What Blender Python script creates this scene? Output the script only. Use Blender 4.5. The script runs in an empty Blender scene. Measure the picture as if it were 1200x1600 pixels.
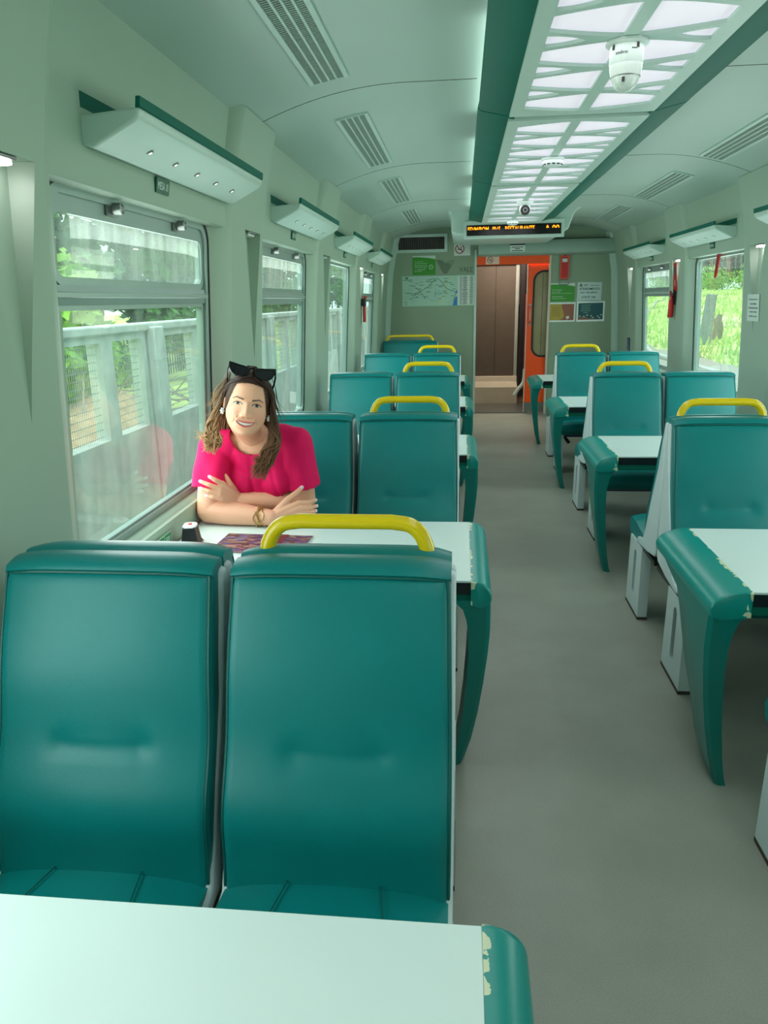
import bpy, bmesh, math, random
import numpy as np
from mathutils import Vector, Matrix
C = bpy.context.scene.collection
SC = bpy.context.scene
PI = math.pi
random.seed(7)

# ------------------------------------------------------------------ camera
CAM_H = 1.45
def make_camera():
    f, vp, roll = 1150.0, (722, 467), math.radians(0.6)
    d = Vector((vp[0]-600, vp[1]-800, f)).normalized()          # +Y of the car seen in camera axes (right, down, forward)
    u = Vector((math.sin(roll), -math.cos(roll), 0)); u = (u - d*u.dot(d)).normalized()
    x = d.cross(u)
    R = Matrix((x, d, u))                                        # world = R @ cam(right,down,fwd)
    right, down, fwd = R.col[0], R.col[1], R.col[2]
    cd = bpy.data.cameras.new('camera'); cd.sensor_fit = 'AUTO'; cd.sensor_width = 36; cd.lens = f/1600*36
    cd.clip_start = 0.02; cd.clip_end = 400
    o = bpy.data.objects.new('camera', cd); C.objects.link(o)
    m = Matrix((right, -down, -fwd)).transposed().to_4x4(); m.translation = (0, 0, CAM_H)
    o.matrix_world = m
    SC.camera = o
make_camera()

# ------------------------------------------------------------------ world, light, exposure
def lin(c):
    return tuple(((v/255)/12.92 if v/255 <= 0.04045 else ((v/255+0.055)/1.055)**2.4) for v in c)
SKY_STRENGTH = 2.3
LAMP_STRENGTH = 0.5          # diffusers of the ceiling panels
PANEL_WATTS = 2.5            # per metre of ceiling panel
w = bpy.data.worlds.new('world'); SC.world = w; w.use_nodes = True
nt = w.node_tree; nt.nodes.clear()
bg = nt.nodes.new('ShaderNodeBackground'); out = nt.nodes.new('ShaderNodeOutputWorld')
tc = nt.nodes.new('ShaderNodeTexCoord'); sp = nt.nodes.new('ShaderNodeSeparateXYZ'); rp = nt.nodes.new('ShaderNodeValToRGB')
rp.color_ramp.elements[0].position = 0.0; rp.color_ramp.elements[0].color = (0.62, 0.85, 0.80, 1)
rp.color_ramp.elements[1].position = 0.6; rp.color_ramp.elements[1].color = (0.86, 1.0, 1.0, 1)
nt.links.new(tc.outputs['Generated'], sp.inputs[0]); nt.links.new(sp.outputs['Z'], rp.inputs[0])
nt.links.new(rp.outputs[0], bg.inputs[0]); bg.inputs[1].default_value = SKY_STRENGTH
nt.links.new(bg.outputs[0], out.inputs[0])
WINDOW_WATTS = 9.0
def window_daylight():
    # daylight that enters through each window
    for side, k in [(a, b) for a in (-1, 1) for b in range(6)]:
        l = bpy.data.lights.new('window_daylight', 'AREA'); l.shape = 'RECTANGLE'; l.size = 1.0; l.size_y = .95; l.energy = WINDOW_WATTS*{(-1, 0): .4, (1, 0): .25, (1, 1): .25}.get((side, k), 1); l.color = (.90, 1.0, .97)
        o = bpy.data.objects.new('window_daylight', l); C.objects.link(o); x = -.995 if side < 0 else 1.935
        o.location = (x, 2.38+1.85*(k-2), 1.245); o.rotation_euler = (0, math.radians(-90 if side < 0 else 90), math.radians(0))
window_daylight()
def make_sun():
    l = bpy.data.lights.new('sun', 'SUN'); l.energy = 1.3; l.angle = math.radians(25); l.color = (1.0, 0.97, 0.88)
    o = bpy.data.objects.new('sun', l); C.objects.link(o); o.rotation_euler = (math.radians(12), math.radians(-14), 0)
make_sun()
SC.view_settings.view_transform = 'Standard'; SC.view_settings.look = 'None'
SC.view_settings.exposure = 0.0; SC.view_settings.gamma = 1.0; SC.view_settings.use_curve_mapping = False
SC.cycles.max_bounces = 10; SC.cycles.diffuse_bounces = 5; SC.cycles.transparent_max_bounces = 16
SC.cycles.sample_clamp_indirect = 6.0

# ------------------------------------------------------------------ materials
MATS = {}
def mat(name, rgb, rough=0.5, metal=0.0, spec=0.5, var=0.06, scale=8.0, bump=0.0, bscale=200.0, coat=0.0, emit=None, estr=0.0):
    if name in MATS: return MATS[name]
    m = bpy.data.materials.new(name); m.use_nodes = True; n = m.node_tree.nodes; L = m.node_tree.links
    b = n['Principled BSDF']; c = lin(rgb)
    b.inputs['Roughness'].default_value = rough; b.inputs['Metallic'].default_value = metal
    b.inputs['Specular IOR Level'].default_value = spec; b.inputs['Coat Weight'].default_value = coat
    t = n.new('ShaderNodeTexCoord')
    if var > 0:
        no = n.new('ShaderNodeTexNoise'); no.inputs['Scale'].default_value = scale; no.inputs['Detail'].default_value = 4
        r = n.new('ShaderNodeValToRGB')
        r.color_ramp.elements[0].position = 0.3; r.color_ramp.elements[1].position = 0.7
        r.color_ramp.elements[0].color = (*[v*(1-var) for v in c], 1); r.color_ramp.elements[1].color = (*[min(1, v*(1+var)) for v in c], 1)
        L.new(t.outputs['Object'], no.inputs['Vector']); L.new(no.outputs['Fac'], r.inputs[0]); L.new(r.outputs[0], b.inputs['Base Color'])
    else:
        b.inputs['Base Color'].default_value = (*c, 1)
    if bump > 0:
        n2 = n.new('ShaderNodeTexNoise'); n2.inputs['Scale'].default_value = bscale; n2.inputs['Detail'].default_value = 3
        bp = n.new('ShaderNodeBump'); bp.inputs['Strength'].default_value = bump; bp.inputs['Distance'].default_value = 0.002
        L.new(t.outputs['Object'], n2.inputs['Vector']); L.new(n2.outputs['Fac'], bp.inputs['Height']); L.new(bp.outputs[0], b.inputs['Normal'])
    if emit:
        b.inputs['Emission Color'].default_value = (*lin(emit), 1); b.inputs['Emission Strength'].default_value = estr
    MATS[name] = m
    return m
M_TEAL = mat('teal_vinyl', (0, 119, 118), 0.38, var=0.04, bump=0.12, bscale=420, spec=0.36)
M_TEALP = mat('teal_piping', (0, 88, 84), 0.4, var=0.03)
M_TEALTRIM = mat('teal_paint', (0, 100, 84), 0.6, var=0.04, spec=.2)
M_SHELL = mat('white_shell', (196, 212, 212), 0.38, var=0.03)
M_WALL = mat('wall_laminate', (158, 181, 163), 0.5, var=0.02, scale=2)
M_CEIL = mat('ceiling_laminate', (176, 198, 187), 0.5, var=0.02, scale=2)
M_BACK = mat('back_wall_laminate', (140, 162, 138), 0.55, var=0.04, scale=3)
M_PALE = mat('pale_trim', (190, 214, 204), 0.4, var=0.02)
M_FRAME = mat('window_aluminium', (150, 172, 166), 0.35, metal=0.3, var=0.04)
M_RUBBER = mat('black_rubber', (14, 18, 18), 0.5, var=0.1)
M_BLACK = mat('black_plastic', (20, 24, 26), 0.35, var=0.1)
M_DARK = mat('dark_recess', (30, 36, 34), 0.7, var=0.1)
M_YELLOW = mat('yellow_paint', (226, 196, 0), 0.25, var=0.03, coat=0.3)
M_TABLE = mat('white_laminate', (214, 230, 226), 0.3, var=0.015, scale=3)
M_METAL = mat('metal', (150, 155, 152), 0.35, metal=0.9, var=0.06)
M_WHITE = mat('white_plastic', (225, 236, 232), 0.35, var=0.02)
M_PAPER = mat('white_paper', (206, 222, 214), 0.6, var=0.02)
M_ORANGE = mat('orange_paint', (255, 84, 10), 0.4, var=0.03)
M_RED = mat('red_paint', (190, 22, 20), 0.4, var=0.05)
M_GREEN = mat('green_print', (58, 150, 44), 0.5, var=0.04)
M_INK = mat('black_ink', (28, 34, 36), 0.6, var=0.05)
M_BROWN = mat('brown_laminate', (80, 74, 62), 0.5, var=0.06)
M_BEIGE = mat('beige_sill', (176, 172, 150), 0.5, var=0.06)
M_PURPLE = mat('purple_beam', (70, 62, 120), 0.5, var=0.05)
M_TAGG = mat('green_plate', (10, 92, 70), 0.4, var=0.04)
M_LOGO = mat('embossed_logo', (104, 126, 104), 0.5, var=0.03)

def floor_mat():
    m = mat('vinyl_floor', (150, 154, 142), 0.42, var=0.0); n = m.node_tree.nodes; L = m.node_tree.links; b = n['Principled BSDF']
    t = n.new('ShaderNodeTexCoord'); a = n.new('ShaderNodeTexNoise'); a.inputs['Scale'].default_value = 260; a.inputs['Detail'].default_value = 2
    a2 = n.new('ShaderNodeTexNoise'); a2.inputs['Scale'].default_value = 3.5; a2.inputs['Detail'].default_value = 5
    r = n.new('ShaderNodeValToRGB'); c = lin((156, 160, 148))
    r.color_ramp.elements[0].position = .3; r.color_ramp.elements[1].position = .7
    r.color_ramp.elements[0].color = (*[v*.9 for v in c], 1); r.color_ramp.elements[1].color = (*[v*1.06 for v in c], 1)
    r2 = n.new('ShaderNodeValToRGB'); r2.color_ramp.elements[0].position = .35; r2.color_ramp.elements[1].position = .65
    r2.color_ramp.elements[0].color = (.88, .87, .86, 1); r2.color_ramp.elements[1].color = (1, 1, 1, 1)
    mx = n.new('ShaderNodeMixRGB'); mx.blend_type = 'MULTIPLY'; mx.inputs[0].default_value = 1
    L.new(t.outputs['Object'], a.inputs['Vector']); L.new(t.outputs['Object'], a2.inputs['Vector'])
    L.new(a.outputs['Fac'], r.inputs[0]); L.new(a2.outputs['Fac'], r2.inputs[0]); L.new(r.outputs[0], mx.inputs[1]); L.new(r2.outputs[0], mx.inputs[2])
    L.new(mx.outputs[0], b.inputs['Base Color'])
    return m
M_FLOOR = floor_mat()

def glass_mat(name='dusty_hazed_glass', d0=.03, d1=.14):  # default dust film also stands in for a pale reflection on the glass
    m = bpy.data.materials.new(name); m.use_nodes = True; n = m.node_tree.nodes; L = m.node_tree.links; n.clear()
    o = n.new('ShaderNodeOutputMaterial'); tr = n.new('ShaderNodeBsdfTransparent'); tr.inputs[0].default_value = (.93, 1.0, .98, 1)
    gl = n.new('ShaderNodeBsdfGlossy'); gl.inputs['Roughness'].default_value = .02
    fr = n.new('ShaderNodeFresnel'); fr.inputs[0].default_value = 1.45
    ge = n.new('ShaderNodeNewGeometry'); fm = n.new('ShaderNodeMath'); fm.operation = 'MULTIPLY'; iv = n.new('ShaderNodeMath'); iv.operation = 'SUBTRACT'; iv.inputs[0].default_value = 1.0
    L.new(ge.outputs['Backfacing'], iv.inputs[1]); L.new(fr.outputs[0], fm.inputs[0]); L.new(iv.outputs[0], fm.inputs[1])   # one reflection per pane, at its front face
    m1 = n.new('ShaderNodeMixShader'); L.new(fm.outputs[0], m1.inputs[0]); L.new(tr.outputs[0], m1.inputs[1]); L.new(gl.outputs[0], m1.inputs[2])
    df = n.new('ShaderNodeBsdfDiffuse'); df.inputs[0].default_value = (.80, .88, .84, 1)
    tl = n.new('ShaderNodeBsdfTranslucent'); tl.inputs[0].default_value = (.80, .88, .84, 1)
    m2 = n.new('ShaderNodeMixShader'); m2.inputs[0].default_value = .6; L.new(df.outputs[0], m2.inputs[1]); L.new(tl.outputs[0], m2.inputs[2])
    t = n.new('ShaderNodeTexCoord'); mp = n.new('ShaderNodeMapping'); mp.inputs['Scale'].default_value = (3, 14, 1.5)
    no = n.new('ShaderNodeTexNoise'); no.inputs['Scale'].default_value = 1.6; no.inputs['Detail'].default_value = 6
    r = n.new('ShaderNodeMapRange'); r.inputs[1].default_value = .3; r.inputs[2].default_value = .75; r.inputs[3].default_value = d0; r.inputs[4].default_value = d1
    L.new(t.outputs['Object'], mp.inputs[0]); L.new(mp.outputs[0], no.inputs['Vector']); L.new(no.outputs['Fac'], r.inputs[0])
    m3 = n.new('ShaderNodeMixShader'); L.new(r.outputs[0], m3.inputs[0]); L.new(m1.outputs[0], m3.inputs[1]); L.new(m2.outputs[0], m3.inputs[2])
    L.new(m3.outputs[0], o.inputs[0]); return m
M_GLASS = glass_mat(); M_GLASS_UP = glass_mat('grimy_glass', .16, .34)
def emis_mat(name, rgb, s):
    m = bpy.data.materials.new(name); m.use_nodes = True; n = m.node_tree.nodes; b = n['Principled BSDF']
    b.inputs['Base Color'].default_value = (*lin(rgb), 1); b.inputs['Emission Color'].default_value = (*lin(rgb), 1); b.inputs['Emission Strength'].default_value = s
    return m
M_DIFF = emis_mat('lit_diffuser', (236, 228, 240), LAMP_STRENGTH)
M_LAMP = emis_mat('lit_lamp_lens', (255, 240, 246), 20.0)
M_LED = emis_mat('amber_led', (255, 140, 10), 3.0)
M_SPOT = emis_mat('spot_lens', (245, 255, 250), 1.6)

# ------------------------------------------------------------------ mesh helpers
class MB:
    def __init__(s): s.v = []; s.f = []; s.m = []
    def add(s, verts, faces, mi=0):
        o = len(s.v); s.v += [tuple(p) for p in verts]; s.f += [tuple(i+o for i in f) for f in faces]; s.m += [mi]*len(faces)
    def box(s, lo, hi, mi=0):
        x0, y0, z0 = lo; x1, y1, z1 = hi
        s.add([(x0,y0,z0),(x1,y0,z0),(x1,y1,z0),(x0,y1,z0),(x0,y0,z1),(x1,y0,z1),(x1,y1,z1),(x0,y1,z1)],
              [(3,2,1,0),(4,5,6,7),(0,1,5,4),(1,2,6,5),(2,3,7,6),(3,0,4,7)], mi)
    def loft(s, loops, cap0=True, cap1=True, mi=0, closed=True):
        n = len(loops[0]); vs = [p for l in loops for p in l]; fs = []
        for i in range(len(loops)-1):
            for j in range(n if closed else n-1):
                a = i*n+j; b = i*n+(j+1) % n; fs.append((a, b, b+n, a+n))
        if cap0: fs.append(tuple(reversed(range(n))))
        if cap1: fs.append(tuple(range((len(loops)-1)*n, len(loops)*n)))
        s.add(vs, fs, mi)
    def tube(s, path, r, n=10, cap=True, mi=0, closed=False):
        P = [Vector(p) for p in path]; k = len(P); loops = []; prev = None
        for i, p in enumerate(P):
            if closed: t = P[(i+1) % k]-P[i-1]
            else: t = P[min(i+1, k-1)]-P[max(i-1, 0)]
            t.normalize()
            if prev is None:
                a = Vector((0, 0, 1)) if abs(t.z) < .9 else Vector((1, 0, 0)); u = (a - t*a.dot(t)).normalized()
            else: u = (prev - t*prev.dot(t)).normalized()
            prev = u; v = t.cross(u); rr = r[i] if hasattr(r, '__len__') else r
            loops.append([p + (u*math.cos(2*PI*j/n) + v*math.sin(2*PI*j/n))*rr for j in range(n)])
        if closed: loops.append(loops[0]); cap = False
        s.loft(loops, cap, cap, mi)
    def lathe(s, prof, c=(0,0,0), n=24, mi=0, axis='z'):
        loops = []
        for r, h in prof:
            l = []
            for j in range(n):
                a = 2*PI*j/n; q = (r*math.cos(a), r*math.sin(a), h)
                if axis == 'x': q = (q[2], q[0], q[1])
                if axis == 'y': q = (q[0], q[2], q[1])
                l.append((q[0]+c[0], q[1]+c[1], q[2]+c[2]))
            loops.append(l)
        s.loft(loops, True, True, mi)
    def prism(s, poly, a0, a1, plane='yz', mi=0):
        def P(u, v, a):
            return {'yz': (a, u, v), 'xz': (u, a, v), 'xy': (u, v, a)}[plane]
        n = len(poly); vs = [P(u, v, a0) for u, v in poly] + [P(u, v, a1) for u, v in poly]
        fs = [(i, (i+1) % n, (i+1) % n+n, i+n) for i in range(n)] + [tuple(reversed(range(n))), tuple(range(n, 2*n))]
        s.add(vs, fs, mi)
    def build(s, name, mats, parent=None, angle=35, bevel=0.0, seg=2, fix=True):
        me = bpy.data.meshes.new(name); me.from_pydata(s.v, [], s.f)
        ms = mats if isinstance(mats, (list, tuple)) else [mats]
        for m in ms: me.materials.append(m)
        me.polygons.foreach_set('material_index', s.m)
        if fix:
            bm = bmesh.new(); bm.from_mesh(me); bmesh.ops.recalc_face_normals(bm, faces=bm.faces); bm.to_mesh(me); bm.free()
        me.polygons.foreach_set('use_smooth', [True]*len(me.polygons)); me.set_sharp_from_angle(angle=math.radians(angle)); me.update()
        o = bpy.data.objects.new(name, me); C.objects.link(o)
        if parent: o.parent = parent
        if bevel > 0:
            b = o.modifiers.new('bevel', 'BEVEL'); b.width = bevel; b.segments = seg; b.limit_method = 'ANGLE'; b.angle_limit = math.radians(40)
            b.harden_normals = False
        return o
def tag(o, label, cat, group=None, kind=None):
    if label: o['label'] = label
    if cat: o['category'] = cat
    if group: o['group'] = group
    if kind: o['kind'] = kind
    return o
def struct(o): o['kind'] = 'structure'; return o
def thing(name, label, cat, loc=(0,0,0), rz=0, group=None):
    o = bpy.data.objects.new(name, None); C.objects.link(o); o.location = loc; o.rotation_euler = (0, 0, rz); o.empty_display_size = .05
    return tag(o, label, cat, group)
def dup(root, loc, rz=None, label=None, group=None):
    r = root.copy(); C.objects.link(r); r.location = loc
    if rz is not None: r.rotation_euler = (0, 0, rz)
    if label: r['label'] = label
    if group: r['group'] = group
    for ch in list(root.children):
        c = ch.copy(); C.objects.link(c); c.parent = r
        for g in list(ch.children):
            d = g.copy(); C.objects.link(d); d.parent = c
    return r
def basis(right, up, loc):
    r = Vector(right).normalized(); u = Vector(up).normalized(); n = r.cross(u)
    m = Matrix((r, u, n)).transposed().to_4x4(); m.translation = loc; return m
def text(s, width, height, m, material, name='lettering', parent=None, ext=.0004, keep=None, bold=False, shear=0):
    cu = bpy.data.curves.new(name, 'FONT'); cu.body = s; cu.size = 1; cu.align_x = 'CENTER'; cu.align_y = 'CENTER'; cu.resolution_u = 3
    if bold: cu.offset = .012
    o = bpy.data.objects.new(name, cu); C.objects.link(o)
    dg = bpy.context.evaluated_depsgraph_get(); me = bpy.data.meshes.new_from_object(o.evaluated_get(dg))
    bpy.data.objects.remove(o); bpy.data.curves.remove(cu)
    co = np.empty(len(me.vertices)*3); me.vertices.foreach_get('co', co); co = co.reshape(-1, 3)
    lo, hi = co.min(0), co.max(0); ce = (lo+hi)/2; sz = hi-lo
    co = (co-ce)*np.array([width/max(sz[0], 1e-6), height/max(sz[1], 1e-6), 1]); co[:, 2] = 0
    me.vertices.foreach_set('co', co.ravel())
    bm = bmesh.new(); bm.from_mesh(me)
    if keep is not None:
        bmesh.ops.bisect_plane(bm, geom=bm.verts[:]+bm.edges[:]+bm.faces[:], plane_co=(0, keep*height, 0), plane_no=(0, 1, 0), clear_inner=True)
    r = bmesh.ops.extrude_face_region(bm, geom=bm.faces[:])
    for v in r['geom']:
        if isinstance(v, bmesh.types.BMVert): v.co.z += ext
    bmesh.ops.recalc_face_normals(bm, faces=bm.faces)
    bm.to_mesh(me); bm.free(); me.transform(m); me.materials.clear(); me.materials.append(material); me.name = name
    t = bpy.data.objects.new(name, me); C.objects.link(t)
    if parent: t.parent = parent
    return t
def quadbars(rows, m, material, name, parent, ext=.0004):
    """small printed bars; rows = (cx, cy, w, h) in the sign's own plane"""
    b = MB()
    for cx, cy, ww, hh in rows: b.box((cx-ww/2, cy-hh/2, 0), (cx+ww/2, cy+hh/2, ext))
    o = b.build(name, material, parent); o.data.transform(m); return o
def curve_fill(name, splines, depth, material, m=None, parent=None, bevel=0.0):
    cu = bpy.data.curves.new(name, 'CURVE'); cu.dimensions = '2D'; cu.fill_mode = 'BOTH'; cu.extrude = depth/2; cu.bevel_depth = bevel
    for pts in splines:
        sp_ = cu.splines.new('POLY'); sp_.points.add(len(pts)-1); sp_.use_cyclic_u = True
        for i, p in enumerate(pts): sp_.points[i].co = (p[0], p[1], 0, 1)
    o = bpy.data.objects.new(name, cu); C.objects.link(o); dg = bpy.context.evaluated_depsgraph_get()
    me = bpy.data.meshes.new_from_object(o.evaluated_get(dg)); bpy.data.objects.remove(o); bpy.data.curves.remove(cu)
    me.materials.clear(); me.materials.append(material); me.name = name
    if m is not None: me.transform(m)
    me.set_sharp_from_angle(angle=math.radians(30))
    t = bpy.data.objects.new(name, me); C.objects.link(t)
    if parent: t.parent = parent
    return t
def rrect(w, h, r, n=6):
    pts = []
    for cx, cy, a0 in ((w/2-r, h/2-r, 0), (-w/2+r, h/2-r, 90), (-w/2+r, -h/2+r, 180), (w/2-r, -h/2+r, 270)):
        for i in range(n+1):
            a = math.radians(a0+90*i/n); pts.append((cx+r*math.cos(a), cy+r*math.sin(a)))
    return pts
def crom(pts, n=8):
    P = [Vector(p) for p in pts]; P = [P[0]*2-P[1]] + P + [P[-1]*2-P[-2]]; o = []
    for i in range(1, len(P)-2):
        for k in range(n):
            t = k/n; a, b, c, d = P[i-1:i+3]
            o.append(.5*((2*b)+(c-a)*t+(2*a-5*b+4*c-d)*t*t+(3*b-a-3*c+d)*t**3))
    o.append(P[-2]); return o

# ------------------------------------------------------------------ car shell
MX = 0.47                       # middle of the car
def sx(side, x): return x if side < 0 else 2*MX - x          # left-wall x mirrored for the right wall
def xp(z): return float(np.interp(z, [0, .65, 1.3, 1.75, 1.95, 2.2], [-1.03, -.985, -.95, -.917, -.882, -.822]))   # face of the wall pillars
def xw(z): return -1.09 + .0606*z                              # plane of the windows
Y0, Y1 = -2.95, 9.70
PITCH = 1.85
PIL = [1.48 + PITCH*k for k in range(-2, 5)]
WIN = [2.405 + PITCH*k for k in range(-2, 4)]
def ceil_z(x):
    d = abs(x-MX); return 2.296 if d < .7 else 2.296 - .334*(d-.7)**2

def build_shell():
    b = MB(); b.box((-1.15, Y0, -.06), (2.09, Y1+.02, 0)); struct(b.build('floor', M_FLOOR))
    # ceiling: curved sheet with thickness
    b = MB(); n = 48
    xs = [-1.0 + i*(2.94/n) for i in range(n+1)]
    lo = [(x, ceil_z(x)) for x in xs]; hi = [(x, ceil_z(x)+.05) for x in reversed(xs)]
    b.prism(lo+hi, Y0, Y1, 'xz'); ce = struct(b.build('ceiling', M_CEIL))
    for k in range(-2, 4):
        y = 3.33 + PITCH*(k-0)
        if y > 9: continue
        j = MB()
        for xa, xb in ((-.84, .05), (.90, 1.78)):
            j.tube([(xa+(xb-xa)*i/24, y, ceil_z(xa+(xb-xa)*i/24)+.0005) for i in range(25)], .0022, 5)
        j.build('joint', M_DARK, ce)
    # side walls
    for side, nm in ((-1, 'left'), (1, 'right')):
        b = MB()
        def strip(prof, ya, yb):
            loops = []
            for y in (ya, yb): loops.append([(sx(side, x), y, z) for x, z in prof])
            b.loft(loops, False, False, closed=False)
        up = [(xw(1.735)-.04, 1.735), (xp(1.745)-.030, 1.735), (xp(1.745)-.018, 1.740), (xp(1.76)-.014, 1.755), (xp(1.83)-.022, 1.83), (xp(1.95)-.036, 1.95), (xp(2.2)-.045, 2.22)]
        dn = [(xw(.745)-.04, .752), (xw(.745)+.03, .750), (xp(.73)-.018, .744), (xp(.72)-.006, .736), (xp(.7)-.004, .715), (xp(.35)-.006, .35), (xp(0)-.006, 0)]
        for yc in WIN:
            strip(up, yc-.74, yc+.675); strip(dn, yc-.74, yc+.675)
            for s2 in (-1, 1):       # outer infill beside the window opening
                ya, yb = (yc-.78, yc-.55) if s2 < 0 else (yc+.50, yc+.74)
                strip([(xw(.7)-.03, .7), (xw(1.78)-.03, 1.78)], ya, yb)
        full = [(xp(z)-.006, z) for z in (0, .65, 1.3, 1.75, 1.95, 2.22)]
        strip(full, Y0, PIL[0]-.2); strip(full, PIL[-1]+.2, Y1)
        struct(b.build('wall_'+nm, M_WALL, fix=False))
        # outside skin keeps daylight out of the wall cavity
        # pillars
        for i, yp in enumerate(PIL):
            b = MB()
            zs = [0, .3, .65, 1.0, 1.2, 1.3, 1.5, 1.75, 1.85, 1.95, 2.08, 2.17]
            def prof(z):
                hw = .27; e = .135
                pts = []
                for t in range(7):
                    a = t/6; sm = a*a*(3-2*a); pts.append((-hw-e*(1-a), xw(z)-.004 + (xp(z)-xw(z)+.004)*sm))
                for t in range(1, 7): pass
                right = [(.20+(.155/.135)*(-q[0]-hw), q[1]) for q in reversed(pts)]
                return pts, right
            if yp < 9:
                nA, nB, nC = (-.08, .165, .07) if side < 0 else (-.14, .12, .0)
            # rounded sides
            for which in (0, 1):
                loops = [[(sx(side, q[1]), yp+q[0], z) for q in prof(z)[which]] for z in zs]
                b.loft(loops, False, False, closed=False)
            # face with tapering niche
            def F(y, z, d=0): return (sx(side, xp(z)-d), yp+y, z)
            hw, hr = .27, .20
            for za, zb in zip(zs[:-1], zs[1:]):
                if zb <= 1.2 or za >= 1.75: b.add([F(-hw, za), F(hr, za), F(hr, zb), F(-hw, zb)], [(0, 1, 2, 3)])
            zt, zz = 1.75, 1.2; k = 8
            def ed(t, y0): return (y0*t + nC*(1-t), zz+(zt-zz)*t)
            for t in range(k):
                t0, t1 = t/k, (t+1)/k
                a0, a1 = ed(t0, nA), ed(t1, nA); c0, c1 = ed(t0, nB), ed(t1, nB)
                b.add([F(-hw, a0[1]), F(*a0), F(*a1), F(-hw, a1[1])], [(0, 1, 2, 3)])
                b.add([F(*c0), F(hr, c0[1]), F(hr, c1[1]), F(*c1)], [(0, 1, 2, 3)])
                i0, i1 = ed(t0, nA+.035), ed(t1, nA+.035); o0, o1 = ed(t0, nB-.012), ed(t1, nB-.012); d0, d1 = .058*t0, .058*t1
                b.add([F(*a0), F(*i0, d0), F(*i1, d1), F(*a1)], [(0, 1, 2, 3)])
                b.add([F(*i0, d0), F(*o0, d0), F(*o1, d1), F(*i1, d1)], [(0, 1, 2, 3)])
                b.add([F(*o0, d0), F(*c0), F(*c1), F(*o1, d1)], [(0, 1, 2, 3)])
            b.add([F(nA, zt), F(nA+.035, zt, .058), F(nB-.012, zt, .058), F(nB, zt)], [(0, 1, 2, 3)])
            tp = [(q[0], q[1]) for w_ in prof(2.17) for q in w_]
            b.add([(sx(side, q[1]), yp+q[0], 2.17) for q in tp], [tuple(range(len(tp)))])
            struct(b.build('trim_%d' % (i+1 + (0 if side < 0 else 10)), M_WALL, angle=50))
    # rear closing wall (behind the camera)
    b = MB(); b.box((-1.1, Y0-.05, 0), (2.04, Y0, 2.34)); struct(b.build('wall_rear', M_BACK))
build_shell()

# ------------------------------------------------------------------ windows
def window(n, side, yc, split=True):
    def W(y, z, d=0): return (sx(side, xw(z)+d), yc+y, z)
    zb, zt, hy = .745, 1.745, .58; yc = yc-.065
    def ring(b, y0, y1, z0, z1, wdt, d0, d1, r=.06, seg=6, top=None):
        def rr(y0, y1, z0, z1, r):
            return [(p[0]+(y0+y1)/2, p[1]+(z0+z1)/2) for p in rrect(y1-y0, z1-z0, r, seg)]
        o = rr(y0, y1, z0, z1, r); tw = top if top else wdt
        i = rr(y0+wdt, y1-wdt, z0+wdt, z1-tw, max(.012, r-wdt*.6))
        b.loft([[W(*p, d0) for p in o], [W(*p, d1) for p in o], [W(*p, d1) for p in i], [W(*p, d0) for p in i], [W(*p, d0) for p in o]], False, False)
    b = MB(); ring(b, -hy, hy, zb, zt, .028, -.03, .012, .075)
    if split:
        ring(b, -hy+.03, hy-.03, 1.50, zt-.006, .022, -.02, .004, .05, top=.065)
        ring(b, -hy+.03, hy-.03, zb+.02, 1.455, .016, -.02, .002, .03)
        b.loft([[W(y, z, d) for z, d in ((1.452, -.02), (1.452, .006), (1.47, .010), (1.472, .018), (1.484, .018), (1.486, .010), (1.502, .006), (1.502, -.02))] for y in (-hy+.02, hy-.02)])
    fr = struct(b.build('window_%d' % n, M_FRAME, angle=30))
    g = MB(); ring(g, -hy-.009, hy+.009, zb-.009, zt+.004, .010, -.01, .016, .08); g.build('gasket', M_RUBBER, fr)
    def pane(y0, y1, z0, z1, nm, gm=M_GLASS):
        p = MB(); vs = [W(y, z, d) for d in (-.008, -.003) for y, z in ((y0, z0), (y1, z0), (y1, z1), (y0, z1))]
        p.add(vs, [(3,2,1,0),(4,5,6,7),(0,1,5,4),(1,2,6,5),(2,3,7,6),(3,0,4,7)]); p.build(nm, gm, fr)
    if split:
        pane(-hy+.04, hy-.04, 1.515, zt-.06, 'upper_pane', M_GLASS_UP); pane(-hy+.03, hy-.03, zb+.02, 1.455, 'lower_pane')
        for y in (-.25, .24):
            l = MB(); l.box((0, 0, 0), (.004, .07, .04)); l.lathe([(.016, 0), (.016, .03), (.012, .032), (.008, .028)], (0.0, .04, .02), 14, axis='x')
            o = l.build('latch', M_METAL, fr); m = Matrix.Translation(W(y, 1.69, .008))
            if side > 0: m = m @ Matrix.Scale(-1, 4, (1, 0, 0))
            o.data.transform(m)
    else:
        pane(-hy+.02, hy-.02, zb+.02, zt-.02, 'pane')
    return fr
nwin = 0
for side in (-1, 1):
    for i, yc in enumerate(WIN):
        nwin += 1; window(nwin, side, yc, split=(i != 4))

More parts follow.
